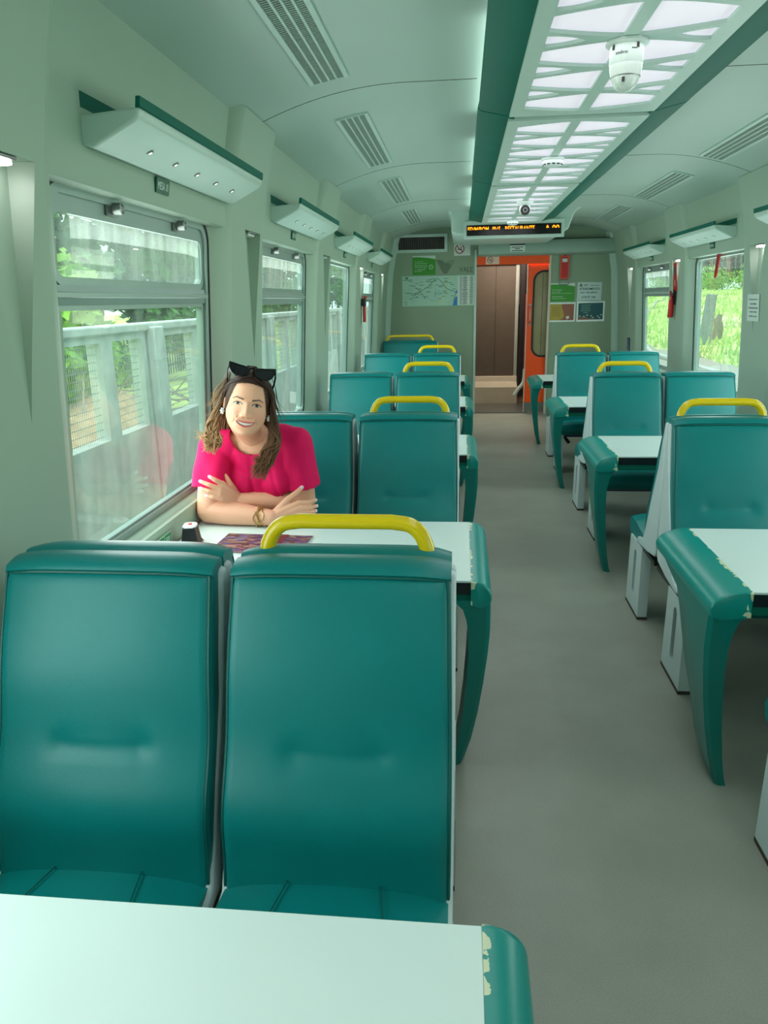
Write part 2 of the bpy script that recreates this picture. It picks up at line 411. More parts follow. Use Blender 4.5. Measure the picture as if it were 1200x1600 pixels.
# ------------------------------------------------------------------ ceiling trough, light panels
def trough():
    ends = [3.33 + PITCH*k for k in range(-3, 3)] + [7.68]
    for i, ya in enumerate(ends[:-1] + [ends[-1]]):
        if i == len(ends)-1: break
        yb = ends[i+1]
        g = .006; ya2, yb2 = max(ya+g, Y0+.01), yb-g
        st = .004*(i % 2)
        for side in (-1, 1):
            b = MB()
            P = [(.058-st, 2.190), (.070, 2.178), (.195, 2.150), (.205, 2.150), (.205, 2.165), (.08, 2.195), (.075, 2.225), (.062, 2.225)]
            b.prism([(sx(side, x), z) for x, z in P], ya2, yb2, 'xz')
            struct(b.build('trim_%d' % (30+i*2+(side > 0)), M_TEALTRIM, bevel=.003))
    b = MB(); b.box((.10, Y0+.01, 2.255), (.84, 7.66, 2.275)); b.box((.10, Y0+.01, 2.2), (.115, 7.66, 2.275)); b.box((.825, Y0+.01, 2.2), (.84, 7.66, 2.275))
    struct(b.build('trim_29', M_CEIL))
trough()
def light_cells(L, W, n=6):
    """openings of the grille: long petals from spine to edge with a small drop between neighbours"""
    holes = []; p = (L-.08)/n; s, e = .020, W/2-.048
    for side in (-1, 1):
        for k in range(n):
            yc = -L/2+.04 + p*(k+.5); up, dn = [], []
            for t in range(9):
                a = t/8; x = s+(e-s)*a; h = p*(.438-.235*a**1.4)
                up.append((side*x, yc+h)); dn.append((side*x, yc-h))
            holes.append(up+dn[::-1])
            if k < n-1:
                yd = yc+p/2; q, r = [], []
                for t in range(7):
                    a = t/6; x = e-(e-s)*.52*(1-a); h = p*.165*math.sin(a*PI/2)**.8 + .0015
                    q.append((side*x, yd+h)); r.append((side*x, yd-h))
                holes.append(q+r[::-1])
    return holes
PANEL_LABELS = {1: 'lit ceiling light panel nearest the viewer, around the large hanging dome camera', 2: 'lit ceiling light panel around the flat white smoke detector, second from the front',
                3: 'lit ceiling light panel with the black-eyed camera, third from the front', 4: 'lit ceiling light panel farthest away, just before the amber text sign'}
def light_panels():
    root = light_panel(PITCH-.07, 6)
    last = light_panel(.57, 2); last['label'] = PANEL_LABELS[4]; last.location.y = 7.35
    ys = [3.33 + PITCH*(k-.5) for k in range(-2, 3)]
    for i, y in enumerate(ys):
        if i == 0: root.location.y = y
        else: dup(root, (.46, y, 2.142), None, PANEL_LABELS.get(i-1, 'lit ceiling light panel just above the viewer, out of the picture'))
        panel_lamp(y, PITCH-.1)
    panel_lamp(7.35, .5)
def panel_lamp(y, L):
    l = bpy.data.lights.new('panel_lamp', 'AREA'); l.shape = 'RECTANGLE'; l.size = .5; l.size_y = L; l.energy = PANEL_WATTS*L; l.color = (1.0, .985, 1.0)
    o = bpy.data.objects.new('panel_lamp', l); C.objects.link(o); o.location = (.46, y, 2.136)
def light_panel(L, n):
    W = .56
    root = thing('ceiling_light_panel', 'lit ceiling light panel above the viewer, out of the picture', 'ceiling light', (.46, 0, 2.142), 0, 'patterned ceiling light panels')
    rect = [(-W/2, -L/2), (W/2, -L/2), (W/2, L/2), (-W/2, L/2)]
    curve_fill('grille_frame', [rect]+light_cells(L, W, n), .010, M_PALE, Matrix.Translation((0, 0, .006)), root)
    b = MB(); b.box((-W/2, -L/2, .012), (-W/2+.012, L/2, .05)); b.box((W/2-.012, -L/2, .012), (W/2, L/2, .05)); b.box((-W/2, -L/2, .012), (W/2, -L/2+.012, .05)); b.box((-W/2, L/2-.012, .012), (W/2, L/2, .05))
    b.build('side_rim', M_PALE, root)
    b = MB(); b.box((-W/2+.015, -L/2+.015, .016), (W/2-.015, L/2-.015, .022)); b.build('diffuser', M_DIFF, root)
    return root
light_panels()
# cove lamps that wash the ceiling beside the trough
def coves():
    for side in (-1, 1):
        for j in range(5):
            y = -1.0 + PITCH*j + .55
            b = MB(); b.box((-.01, -.62, 0), (.01, .62, .012))
            o = b.build('cove_lamp', M_COVE); o.location = (sx(side, .088), y, 2.243)
            tag(o, 'slim cove lamp hidden above the %s teal strip, %s bay from the front' % ('left' if side < 0 else 'right', ('first','second','third','fourth','fifth','sixth')[j]), 'lamp', 'cove lamps above the teal strips')
M_COVE = emis_mat('cove_lamp_lens', (235, 255, 250), 5.0)
coves()

# ------------------------------------------------------------------ ceiling vents
def vents():
    Lv, Wv = 1.26, .15
    r = thing('ceiling_vent', 'long slotted ceiling vent nearest on the left, cut by the top of the picture', 'vent', (0, 0, 0), 0, 'slotted vents in the ceiling')
    b = MB()
    for y in (-Lv/2, Lv/2-.008): b.box((-Wv/2, y, -.006), (Wv/2, y+.008, .004))
    for x in (-Wv/2, Wv/2-.016): b.box((x, -Lv/2, -.006), (x+.016, Lv/2, .004))
    b.build('frame', M_PALE, r)
    b = MB(); b.box((-Wv/2+.01, -Lv/2+.006, .004), (Wv/2-.01, Lv/2-.006, .008)); b.build('backing', M_DARK, r)
    b = MB(); n = 84; inn = Wv/2-.016
    for i in range(n):
        y = -Lv/2+.012 + (Lv-.024)*i/(n-1); b.box((-inn, y-.0032, -.003), (inn, y+.0032, .003))
    b.build('slats', mat('vent_grey', (148, 168, 156), .5), r)
    b = MB()
    for x in (-.03, .0, .03): b.box((x-.0035, -Lv/2+.006, -.005), (x+.0035, Lv/2-.006, .002))
    b.build('rib', M_PALE, r)
    def place(o, x, y):
        s = (ceil_z(x+.01)-ceil_z(x-.01))/.02
        o.location = (x, y, ceil_z(x)-.004); o.rotation_euler = (0, -math.atan(s), 0)
    place(r, -.515, 2.50)
    ord_ = ('second', 'third', 'fourth')
    for i in range(3):
        place(dup(r, (0,0,0), None, 'slotted ceiling vent on the left side, %s from the viewer' % ord_[i]), -.515, 4.34+PITCH*i)
    for i, nm in enumerate(('nearest the viewer, cut by the right picture edge', 'in the middle of the right row', 'farthest on the right side')):
        place(dup(r, (0,0,0), None, 'slotted ceiling vent on the right side, '+nm), 1.51, 4.48+PITCH*i)
vents()

# ------------------------------------------------------------------ overhead racks, table plates, niche lamps
RACKL = {(-1, 2): 'white overhead rack with five spot lamps over the nearest left window', (-1, 3): 'white overhead rack on the left wall, second from the viewer',
         (-1, 4): 'white overhead rack on the left wall, third from the viewer', (-1, 5): 'white overhead rack on the left wall beside the far grille',
         (1, 3): 'white overhead rack cut off by the right picture edge', (1, 4): 'white overhead rack over the right window with the red strap', (1, 5): 'white overhead rack farthest along the right wall'}
def racks():
    protos = {}
    for side in (-1, 1):
        for i, yc in enumerate(WIN):
            if i < 1: continue
            lab = RACKL.get((side, i), 'white overhead rack on the %s wall beside the viewer, out of the picture' % ('left' if side < 0 else 'right'))
            ya, yb = -.515, .620
            if side in protos: dup(protos[side], (sx(side, -.93), yc, 1.822), None, lab); continue
            r = thing('overhead_rack', lab, 'luggage rack', (sx(side, -.93), yc, 1.822), 0, 'white overhead racks'); protos[side] = r
            f = -side
            P = [(.0, .0), (.035, -.005), (.145, .052), (.158, .066), (.158, .088), (.148, .088), (.03, .03), (0, .085)]
            b = MB()
            b.prism([(f*x, z) for x, z in [(-.01, .012), (.03, -.002), (.14, .052), (.155, .064), (.158, .085), (.146, .085), (.03, .075), (-.01, .075)]], ya, yb, 'xz')
            b.build('rack_body', M_PALE, r, bevel=.008, seg=3)
            b = MB(); b.prism([(f*x, z) for x, z in [(.1465, .083), (.1595, .083), (.162, .108), (.150, .108)]], ya-.001, yb+.001, 'xz'); b.build('front_strip', M_TEALTRIM, r, bevel=.002)
            b = MB(); b.prism([(f*x, z) for x, z in [(-.006, .075), (.008, .075), (.014, .125), (.004, .125)]], ya, yb, 'xz'); b.build('back_strip', M_TEALTRIM, r)
            for k in range(5):
                y = ya+.22+.185*k; c = Vector((f*.085, y, .0245)); nrm = Vector((f*.054, 0, -.11)).normalized()
                u = Vector((0, 1, 0)); v = nrm.cross(u)
                b = MB(); loops = []
                for rr, h in ((.010, -.002), (.010, .003), (.007, .004), (.006, .0025)):
                    loops.append([c+nrm*h+(u*math.cos(a*PI/8)+v*math.sin(a*PI/8))*rr for a in range(16)])
                b.loft(loops); s_ = b.build('spot_lamp', M_METAL, r)
                b = MB(); b.loft([[c+nrm*h+(u*math.cos(a*PI/6)+v*math.sin(a*PI/6))*.0055 for a in range(12)] for h in (.002, .0034)]); b.build('lens', M_SPOT, s_)
racks()
def plates():
    spots = [(-1, 2, 'MESA 10', 'small green table plate under the nearest left rack'), (-1, 3, 'MESA 09', 'small green table plate under the second left rack'),
             (-1, 4, 'MESA 08', 'small green table plate under the third left rack'), (-1, 5, 'MESA 07', 'small green table plate under the farthest left rack'),
             (1, 4, 'MESA 03', 'small green table plate under the right rack by the red strap'), (1, 5, 'MESA 04', 'small green table plate under the farthest right rack')]
    for side, i, s, lab in spots:
        yc = WIN[i]-.03; z = 1.80; x = sx(side, xp(z)-.015); f = -side
        up = Vector((f*(xp(1.85)-xp(1.76))*1.0, 0, .09)).normalized()
        m = basis((0, f, 0), up, (x, yc, z))
        b = MB(); b.box((-.05, -.022, -.001), (.05, .022, .004)); o = b.build('table_plate', M_TAGG); o.data.transform(m); tag(o, lab, 'sign', 'green table number plates')
        text(s, .078, .022, m @ Matrix.Translation((0, 0, .004)), M_PAPER, 'lettering', o)
plates()
NL = {(-1, 2): 'lit wall lamp in the niche at the left picture edge', (-1, 3): 'wall lamp in the niche behind the woman, right of the nearest left window', (-1, 4): 'unlit-looking wall lamp in the left niche before the red hammer',
      (-1, 5): 'lit wall lamp in the niche above the red hammer on the left', (-1, 6): 'wall lamp in the left niche nearest the far wall',
      (1, 4): 'lit wall lamp in the right niche above the white notice', (1, 5): 'lit wall lamp in the right niche above the red label', (1, 6): 'lit wall lamp in the right niche nearest the far wall'}
def niche_lamps():
    for side in (-1, 1):
        for i, yp in enumerate(PIL):
            lab = NL.get((side, i))
            if not lab: continue
            a, bq = (-.04, .12) if side < 0 else (-.10, .05)
            lit = not (side < 0 and i in (3, 4))
            r = thing('niche_lamp', lab, 'lamp', (sx(side, xp(1.75)-.025), yp+(a+bq)/2, 1.735), 0, 'lamps in the wall niches')
            h = (bq-a)/2-.03
            b = MB(); b.box((-.024, -h-.01, .006), (.024, h+.01, .014)); b.build('housing', M_METAL, r, bevel=.003)
            b = MB(); b.box((-.018, -h, -.004), (.018, h, .006)); b.build('lens', M_LAMP if lit else mat('frosted_lens', (214, 220, 214), .3), r, bevel=.003)
niche_lamps()

# ------------------------------------------------------------------ cameras and detectors on the light panels
def ceiling_devices():
    zt = 2.142
    r = thing('dome_camera', 'large white dome camera hanging from the nearest ceiling light panel', 'camera', (.46, 2.44, zt))
    b = MB(); b.lathe([(.060, 0), (.060, -.006), (.052, -.010)], n=40); b.build('base_plate', M_WHITE, r)
    b = MB(); b.lathe([(.046, -.008), (.047, -.02), (.047, -.055), (.045, -.058)], n=40); b.build('collar', M_WHITE, r)
    b = MB(); b.lathe([(.0455, -.058), (.0455, -.066), (.041, -.088), (.037, -.10), (.028, -.116), (.014, -.125), (.001, -.127)], n=40); b.build('dome', mat('dome_white', (222, 232, 226), .2), r)
    b = MB(); b.lathe([(.0415, -.087), (.0425, -.0885), (.0415, -.090)], n=40); b.build('seam_ring', M_METAL, r)
    b = MB()
    for a in (-150, -62, 40): 
        ca, sa = math.cos(math.radians(a)), math.sin(math.radians(a)); b.tube([(ca*.047, sa*.047, -.012), (ca*.0475, sa*.0475, -.024)], .004, 6)
    b.box((-.016, -.042, -.108), (-.009, -.036, -.096)); b.build('screw_slot', M_BLACK, r)
    t = text('intelbras', .034, .0085, Matrix(), M_INK, 'lettering', r)
    for v in t.data.vertices:
        a = math.radians(-118) + v.co.x/.0474; y = v.co.y; v.co = ((.0474+v.co.z)*math.cos(a), (.0474+v.co.z)*math.sin(a), -.034+y)
    t2 = text('---', .014, .003, Matrix(), M_INK, 'mark', r)
    for v in t2.data.vertices:
        a = math.radians(-75) + v.co.x/.0474; y = v.co.y; v.co = ((.0474+v.co.z)*math.cos(a), (.0474+v.co.z)*math.sin(a), -.026+y)
    def smoke(y, lab):
        r = thing('smoke_detector', lab, 'smoke detector', (.46, y, zt), 0, 'round detectors on the light panels')
        b = MB(); b.lathe([(.058, 0), (.058, -.008), (.052, -.012)], n=36); b.build('base', M_WHITE, r)
        b = MB(); b.lathe([(.050, -.010), (.052, -.022), (.048, -.034), (.040, -.040), (.002, -.046)], n=36); b.build('body', M_WHITE, r)
        b = MB()
        for k in range(12):
            a = 2*PI*k/12; ca, sa = math.cos(a), math.sin(a)
            b.loft([[(ca*q-sa*w_, sa*q+ca*w_, h) for w_, h in ((-.008, -.029), (.008, -.029), (.008, -.035), (-.008, -.035))] for q in (.044, .0505)])
        b.build('slot', M_BLACK, r)
    smoke(4.24, 'flat white smoke detector on the second ceiling light panel')
    smoke(7.40, 'small white smoke detector on the farthest light panel, above the amber sign')
    r = thing('ball_camera', 'white ball camera with a black round lens on the third light panel', 'camera', (.46, 6.0, zt))
    b = MB(); b.lathe([(.062, 0), (.062, -.008), (.05, -.02), (.04, -.03)], n=32); b.build('base', M_WHITE, r)
    b = MB(); b.lathe([(.001, .042)]+[(.042*math.sin(PI*t/12), .042*math.cos(PI*t/12)) for t in range(1, 12)]+[(.001, -.042)], n=28)
    o = b.build('ball', M_WHITE, r); o.data.transform(Matrix.Translation((0, 0, -.055)))
    b = MB(); b.lathe([(.033, .0), (.036, -.03), (.034, -.036), (.002, -.036)], (0, -.012, -.066), 28, axis='y'); b.build('face', M_BLACK, r)
    b = MB(); b.tube([(.014*math.cos(2*PI*k/20), -.049, -.066+.014*math.sin(2*PI*k/20)) for k in range(20)], .004, 6, closed=True); b.build('lens_ring', M_METAL, r)
ceiling_devices()

# ------------------------------------------------------------------ far wall, doorway, signs
YW = Y1
def wpos(x, z, d=.0): return (x, YW-d, z)
def wm(x, z, d=.002): return basis((1, 0, 0), (0, 0, 1), (x, YW-d, z))
def back_wall():
    b = MB()
    dl, dr, dt = .17, 1.075, 1.955
    xs = [-1.02+i*.02 for i in range(0, 150)]
    def top(x): return ceil_z(x)+.02
    def panel(xa, xb, z0):
        n = max(2, int((xb-xa)/.04)); p = [(xa, z0), (xb, z0)] + [(xb-(xb-xa)*i/n, top(xb-(xb-xa)*i/n)) for i in range(n+1)]
        b.prism(p, YW, YW+.05, 'xz')
    panel(-1.04, dl, 0); panel(dl, dr, dt); panel(dr, 1.98, 0)
    struct(b.build('wall_back', M_BACK))
    b = MB(); b.box((dl-.022, YW-.012, 0), (dl+.008, YW+.05, 2.03)); struct(b.build('trim_60', M_PALE, bevel=.003))
    b = MB(); b.box((dr-.012, YW-.012, 0), (dr+.014, YW+.05, dt)); struct(b.build('trim_61', mat('pink_grey_trim', (206, 196, 180), .45), bevel=.002))
    b = MB(); b.box((dl+.008, YW+.005, 1.85), (dr-.012, YW+.045, dt)); struct(b.build('trim_62', M_ORANGE))
    # beam over the doorway
    P = [(0, 1.945), (-.10, 1.945), (-.14, 1.965), (-.15, 2.0), (-.14, 2.08), (-.11, 2.12), (0, 2.12)]
    b = MB(); b.prism([(YW+y, z) for y, z in P], .19, 1.86, 'yz'); bm_ = struct(b.build('trim_63', mat('beam_grey', (146, 172, 158), .5), bevel=.004))
    b = MB(); b.prism([(YW+y*1.04-.002, z+ (.006 if z > 2 else -.003)) for y, z in P], 1.861, 1.872, 'yz'); b.box((1.0, YW-.09, 2.121), (1.86, YW, 2.128)); b.build('dark_strip', M_DARK, bm_)  # dark strip round the beam's right end and along its top
    # corner trims
    for side, nmb in ((-1, 64), (1, 65)):
        b = MB(); zs = [0, .65, 1.3, 1.75, 1.95, 2.2]
        b.loft([[(sx(side, xp(z)-.01), YW-.10, z), (sx(side, xp(z)+.02), YW-.10, z), (sx(side, xp(z)+.035), YW-.05, z), (sx(side, xp(z)+.05), YW, z), (sx(side, xp(z)-.01), YW, z)] for z in zs])
        struct(b.build('trim_%d' % nmb, M_PALE))
    # bulkhead that carries the sign
    b = MB(); b.prism([(-.17, 2.31), (-.13, 2.285), (-.115, 2.25), (-.115, 2.10), (-.07, 2.075), (1.0, 2.075), (1.04, 2.10), (1.09, 2.24), (1.13, 2.285), (1.19, 2.31)], 7.93, YW-.16, 'xz')
    struct(b.build('trim_66', M_PALE, bevel=.01))
    # dark grille left
    r = thing('wall_grille', 'dark louvred grille in a pale frame high on the far wall at left', 'vent', (-.51, YW, 2.12))
    w_, h_ = .645, .215
    o = curve_fill('frame', [rrect(w_, h_, .006), rrect(w_-.07, h_-.07, .004)], .02, M_PALE, basis((1,0,0),(0,0,1),(0,-.01,0)), r)
    b = MB(); b.box((-w_/2+.02, -.004, -h_/2+.02), (w_/2-.02, -.001, h_/2-.02)); b.build('backing', M_DARK, r)
    b = MB(); n = 26
    for i in range(n): x = -w_/2+.04+(w_-.08)*i/(n-1); b.loft([[(x-.004, -.012, z), (x-.001, -.014, z), (x+.006, -.005, z), (x+.003, -.004, z)] for z in (-h_/2+.03, h_/2-.03)])
    b.build('louvres', mat('louvre_grey', (96, 96, 88), .5), r)
    # grey logo lettering on the wall
    V = []
    L_ = [(-.11, .075), (-.07, .082), (-.03, .066), (.0, .046), (.03, .062), (.07, .078), (.12, .076), (.06, -.03), (.022, -.085), (-.012, -.09), (-.04, -.055)]
    V = [(p.x, p.y) for p in crom([(x, y, 0) for x, y in L_[:7]], 5)] + L_[7:]
    o = curve_fill('wall_logo', [V], .002, M_LOGO, basis((1,0,0),(0,0,1),(-.215, YW-.001, 1.842))); tag(o, 'faint grey wall logo reading VALE beside the winged mark on the far wall', 'logo')
    o2 = curve_fill('wing', [[(-.006, .04), (.05, .036), (.075, .012), (.10, .05), (.12, .076), (.07, .078), (.03, .062)]], .001, mat('embossed_logo_light', (126, 150, 124), .5), basis((1,0,0),(0,0,1),(-.215, YW-.0025, 1.842)), o)
    text('VALE', .165, .062, wm(.045, 1.80), M_LOGO, 'lettering', o, ext=.001, bold=True)
    def board(name, lab, cat, x0, x1, z0, z1, m_, group=None, tilt=0):
        b = MB(); b.box((-(x1-x0)/2, -(z1-z0)/2, 0), ((x1-x0)/2, (z1-z0)/2, .004)); o = b.build(name, m_, bevel=.0008)
        M = basis((math.cos(tilt), 0, math.sin(tilt)), (-math.sin(tilt), 0, math.cos(tilt)), ((x0+x1)/2, YW-.001, (z0+z1)/2)); o.data.transform(M); tag(o, lab, cat, group)
        return o, M @ Matrix.Translation((0, 0, .0042))
    # no smoking signs
    def nosmoke(o, M, s, cx=0, cy=0):
        b = MB(); b.tube([(cx+s*math.cos(2*PI*k/28), cy+s*math.sin(2*PI*k/28), 0) for k in range(28)], s*.13, 6, closed=True)
        b.tube([(cx-s*.7, cy+s*.7, 0), (cx+s*.7, cy-s*.7, 0)], s*.12, 6)
        q = b.build('prohibition_ring', mat('dark_red_ink', (150, 28, 40), .5), o); q.data.transform(M @ Matrix.Scale(.12, 4, (0, 0, 1)))
        q = quadbars([(cx-.1*s, cy-.12*s, s*1.05, s*.2), (cx+.52*s, cy-.12*s, s*.12, s*.2)], M, M_INK, 'cigarette', o)
        b = MB()
        for d in (0, .16): b.tube([(cx+s*(.2+d), cy+s*.05, 0), (cx+s*(.35+d), cy+s*.22, 0), (cx+s*(.15+d), cy+s*.36, 0), (cx+s*(.3+d), cy+s*.52, 0)], s*.05, 5)
        q = b.build('smoke_mark', M_INK, o); q.data.transform(M @ Matrix.Scale(.1, 4, (0, 0, 1)))
    o, M = board('no_smoking_sign', 'white no smoking sign left of the doorway, below the grille level', 'sign', -.105, .095, 1.965, 2.135, M_PAPER, 'no smoking signs')
    nosmoke(o, M, .052, -.03, -.005); quadbars([(0, .075, .2, .02)], M, mat('dark_green_ink', (36, 66, 56), .5), 'header_bar', o); quadbars([(.05, -.03+.012*k, .05, .003) for k in range(0)] or [(.055, -.005, .03, .003)], M, M_PAPER, 'print', o)
    b = MB(); b.box((-.082, -.05, 0), (.082, .05, .003)); o = b.build('no_smoking_sign', mat('pinkish_paper', (235, 205, 185), .5)); M = basis((1,0,0),(0,0,1),(.37, YW+.004, 1.905)); o.data.transform(M)
    tag(o, 'small no smoking sign on the orange header over the doorway', 'sign', 'no smoking signs'); M = M @ Matrix.Translation((0, 0, .0032)); nosmoke(o, M, .034, -.03, 0); quadbars([(0, .046, .164, .012)], M, M_INK, 'header_bar', o)
    # plate on the beam
    b = MB(); b.box((-.09, -.048, 0), (.09, .048, .003)); o = b.build('door_plate', M_PAPER); M = basis((1,0,0),(0,0,1),(.66, YW-.152, 2.035)); o.data.transform(M); tag(o, 'white plate with small black print on the beam over the doorway', 'sign')
    M = M @ Matrix.Translation((0, 0, .0032)); quadbars([(0, .036, .18, .022), (0, .004, .14, .008), (0, -.014, .06, .008), (0, -.036, .13, .008)], M, M_INK, 'print', o)
    # green notices
    def green(name, lab, x0, x1, z0, z1, lines, group):
        o, M = board(name, lab, 'poster', x0, x1, z0, z1, M_PAPER, group); w2, h2 = (x1-x0)/2, (z1-z0)/2
        P = [(-w2, -h2), (w2, -h2), (w2, h2*.62), (w2*.5, h2*.74), (0, h2*.82), (-w2*.5, h2*.86), (-w2, h2*.86)]
        curve_fill('green_field', [P], .0006, M_GREEN, M, o)
        for s, wd, hg, cx, cy in lines: text(s, wd, hg, M @ Matrix.Translation((cx, cy, .0006)), M_PAPER, 'lettering', o)
        return o, M
    o, M = green('green_notice', 'green notice with a white clock drawing, left of the grey logo', -.62, -.335, 1.745, 1.975,
        [('O tempo de', .10, .016, -.065, .045), ('permanencia no', .15, .016, -.04, .022), ('Restaurante e de', .15, .016, -.04, -.001), ('20 minutos apos', .15, .016, -.04, -.024), ('o recebimento', .13, .016, -.05, -.047), ('do pedido', .09, .016, -.07, -.07)], 'green notices on the far wall')
    b = MB(); b.tube([(.088+.024*math.cos(2*PI*k/24), -.02+.024*math.sin(2*PI*k/24), 0) for k in range(24)], .003, 5, closed=True); b.tube([(.088, -.005, 0), (.088, -.02, 0), (.098, -.02, 0)], .002, 5)
    q = b.build('clock_mark', M_PAPER, o); q.data.transform(M @ Matrix.Translation((0, 0, .0006)) @ Matrix.Scale(.2, 4, (0, 0, 1)))
    green('green_notice', 'green notice right of the orange door, above the yellow and brown poster', 1.09, 1.385, 1.395, 1.615,
        [('Ao Consumo', .12, .016, -.065, .03), ('Nao ha venda', .10, .011, -.075, .006), ('para uso externo somente no restaurante', .25, .011, -.01, -.014), ('Nao fornecemos', .13, .016, -.06, -.05), ('bebidas e alimentos', .17, .011, -.04, -.074)], 'green notices on the far wall')
    # user service sign
    o, M = board('service_sign', 'white sign reading ATENDIMENTO AO USUARIO LIGUE 166 on the far wall', 'sign', 1.415, 1.71, 1.39, 1.62, mat('sign_white', (196, 216, 214), .5), tilt=-.012)
    for s, wd, hg, cx, cy, bo in (('ATENDIMENTO', .245, .028, 0, .035, 1), ('AO USUÁRIO', .205, .030, -.005, -.005, 1), ('LIGUE 166', .165, .027, -.005, -.06, 1), ('ANTT', .05, .020, -.045, .078, 1), ('www.antt.gov.br  ouvidoria@antt', .25, .010, 0, -.098, 0)):
        text(s, wd, hg, M @ Matrix.Translation((cx, cy, 0)), M_INK, 'lettering', o, bold=bool(bo))
    curve_fill('triangle_mark', [[(-.125, .064), (-.085, .064), (-.104, .102)], [(-.112, .07), (-.098, .07), (-.104, .082)]], .0006, M_INK, M, o)
    quadbars([(.06, .074, .11, .005)], M, M_INK, 'print', o)
    # two framed posters (their square codes are left out)
    o, M = board('framed_poster', 'white framed poster in yellow and brown, right of the orange door', 'poster', 1.075, 1.405, 1.15, 1.385, M_WHITE, 'framed posters on the far wall')
    quadbars([(0, 0, .295, .195)], M, mat('poster_brown', (150, 92, 70), .5), 'print', o)
    curve_fill('yellow_field', [[(-.147, -.097), (-.04, -.097), (.01, -.08), (.03, -.05), (.02, .0), (0, .05), (-.004, .097), (-.147, .097)]], .0006, mat('poster_yellow', (176, 152, 60), .5), M @ Matrix.Translation((0, 0, .0005)), o)
    quadbars([(-.07, .06-.02*k, .1, .005) for k in range(6)], M @ Matrix.Translation((0, 0, .0008)), mat('poster_ochre', (140, 116, 50), .5), 'print_lines', o)
    curve_fill('card_drawing', [[(.05, -.055), (.085, -.045), (.095, -.07), (.065, -.088)]], .0006, M_PAPER, M @ Matrix.Translation((0, 0, .0006)), o)
    o, M = board('framed_poster', 'white framed dark teal poster, lower right on the far wall', 'poster', 1.42, 1.76, 1.15, 1.395, M_WHITE, 'framed posters on the far wall', tilt=.01)
    quadbars([(0, 0, .30, .20)], M, mat('poster_teal', (10, 84, 88), .5), 'print', o)
    quadbars([(-.06, .075-.022*k, (.12, .10, .11, .12, .06)[k], .006) for k in range(5)], M @ Matrix.Translation((0, 0, .0005)), mat('poster_pale', (120, 170, 160), .5), 'print_lines', o)
    quadbars([(-.09, -.075, .10, .012), (-.05, -.09, .2, .01)], M @ Matrix.Translation((0, 0, .0005)), mat('poster_brown', (150, 92, 70), .5), 'brown_band', o)
    b = MB()
    for cx, cy in ((-.13, -.055), (-.08, -.06), (-.04, -.045), (.01, -.055), (.03, -.075), (.09, -.06), (.13, -.045), (.11, -.08)): b.add([(cx-.014, cy-.005, .001), (cx+.014, cy-.005, .001), (cx, cy+.008, .001)], [(0, 1, 2)])
    q = b.build('small_drawings', M_PAPER, o); q.data.transform(M)
    # line map
    o, M = board('railway_map', 'pale railway line map with a station table on the far wall', 'map', -.755, .155, 1.37, 1.735, mat('map_paper', (168, 208, 190), .5))
    quadbars([(.345, 0, .205, .35)], M, M_PAPER, 'table_field', o)
    rows = [(.285, .165-.0122*k, .03, .004) for k in range(28)] + [(.335, .165-.0122*k, random.uniform(.04, .075), .005) for k in range(28)] + [(.415, .165-.0122*k, random.uniform(.03, .05), .005) for k in range(28)]
    quadbars(rows, M @ Matrix.Translation((0, 0, .0005)), M_INK, 'table_print', o)
    def lines(ps, r_, m_, nm):
        b = MB()
        for p in ps: b.tube([(x, y, 0) for x, y in p], r_, 5)
        q = b.build(nm, m_, o); q.data.transform(M @ Matrix.Translation((0, 0, .0006)) @ Matrix.Scale(.15, 4, (0, 0, 1)))
    lines([[(-.42, -.02), (-.30, -.03), (-.22, .0), (-.12, .055), (-.06, .12), (0, .15), (.04, .11), (.10, .03), (.16, -.0), (.22, -.015), (.21, -.06), (.19, -.13)], [(-.28, .04), (-.22, .0)], [(-.30, -.05), (-.22, -.01), (-.17, -.08)]], .0028, M_INK, 'rail_line')
    lines([[(-.03, .04), (-.04, -.06), (-.02, -.12)], [(.01, .02), (.0, -.06)], [(-.15, -.05), (-.12, -.1), (-.02, -.125)], [(-.25, -.08), (-.2, -.06)], [(.05, .0), (.02, -.04)]], .002, mat('map_blue', (90, 160, 190), .5), 'river_line')
    lines([[(.13, .17), (.11, .05), (.10, -.02), (.04, -.1), (-.05, -.175)], [(.17, .17), (.13, .13)], [(-.12, -.125), (.06, -.125), (.16, -.14)]], .0025, mat('map_yellow', (196, 196, 90), .5), 'road_line')
    quadbars([(random.uniform(-.36, .2), random.uniform(-.1, .15), random.uniform(.03, .06), .006) for k in range(44)] + [(-.4, .135, .09, .006), (-.41, -.135, .04, .006), (-.41, -.16, .04, .006)], M @ Matrix.Translation((0, 0, .0004)), mat('map_ink', (84, 104, 98), .5), 'place_print', o)
    curve_fill('sea', [[(.24, -.18), (.18, -.18), (.20, -.12), (.215, -.08), (.24, -.07)], [(.24, .02), (.215, -.03), (.24, -.035)]], .0006, mat('map_sea', (30, 130, 200), .5), M, o)
    curve_fill('logo_mark', [[(-.42, .17), (-.40, .165), (-.375, .17), (-.392, .145), (-.4, .145)]], .0006, mat('dark_green_ink', (36, 66, 56), .5), M @ Matrix.Translation((0, 0, .0004)), o)
    # red emergency case with a pull loop
    r = thing('emergency_case', 'red emergency pull case with a wire loop on the far wall', 'emergency device', (1.245, YW, 1.80))
    b = MB(); b.prism(rrect(.10, .27, .02), -.035, 0, 'xz'); b.build('case', M_RED, r, bevel=.006)
    curve_fill('orange_rim', [rrect(.104, .275, .022), rrect(.078, .245, .016)], .006, mat('orange_rim', (226, 74, 26), .4), basis((1,0,0),(0,0,1),(0,-.036,0)), r)
    b = MB(); b.box((-.03, -.042, .06), (.03, -.036, .10)); b.build('label_plate', M_PAPER, r)
    b = MB(); b.box((-.012, -.04, .135), (.012, -.01, .165)); b.build('hook', M_BLACK, r)
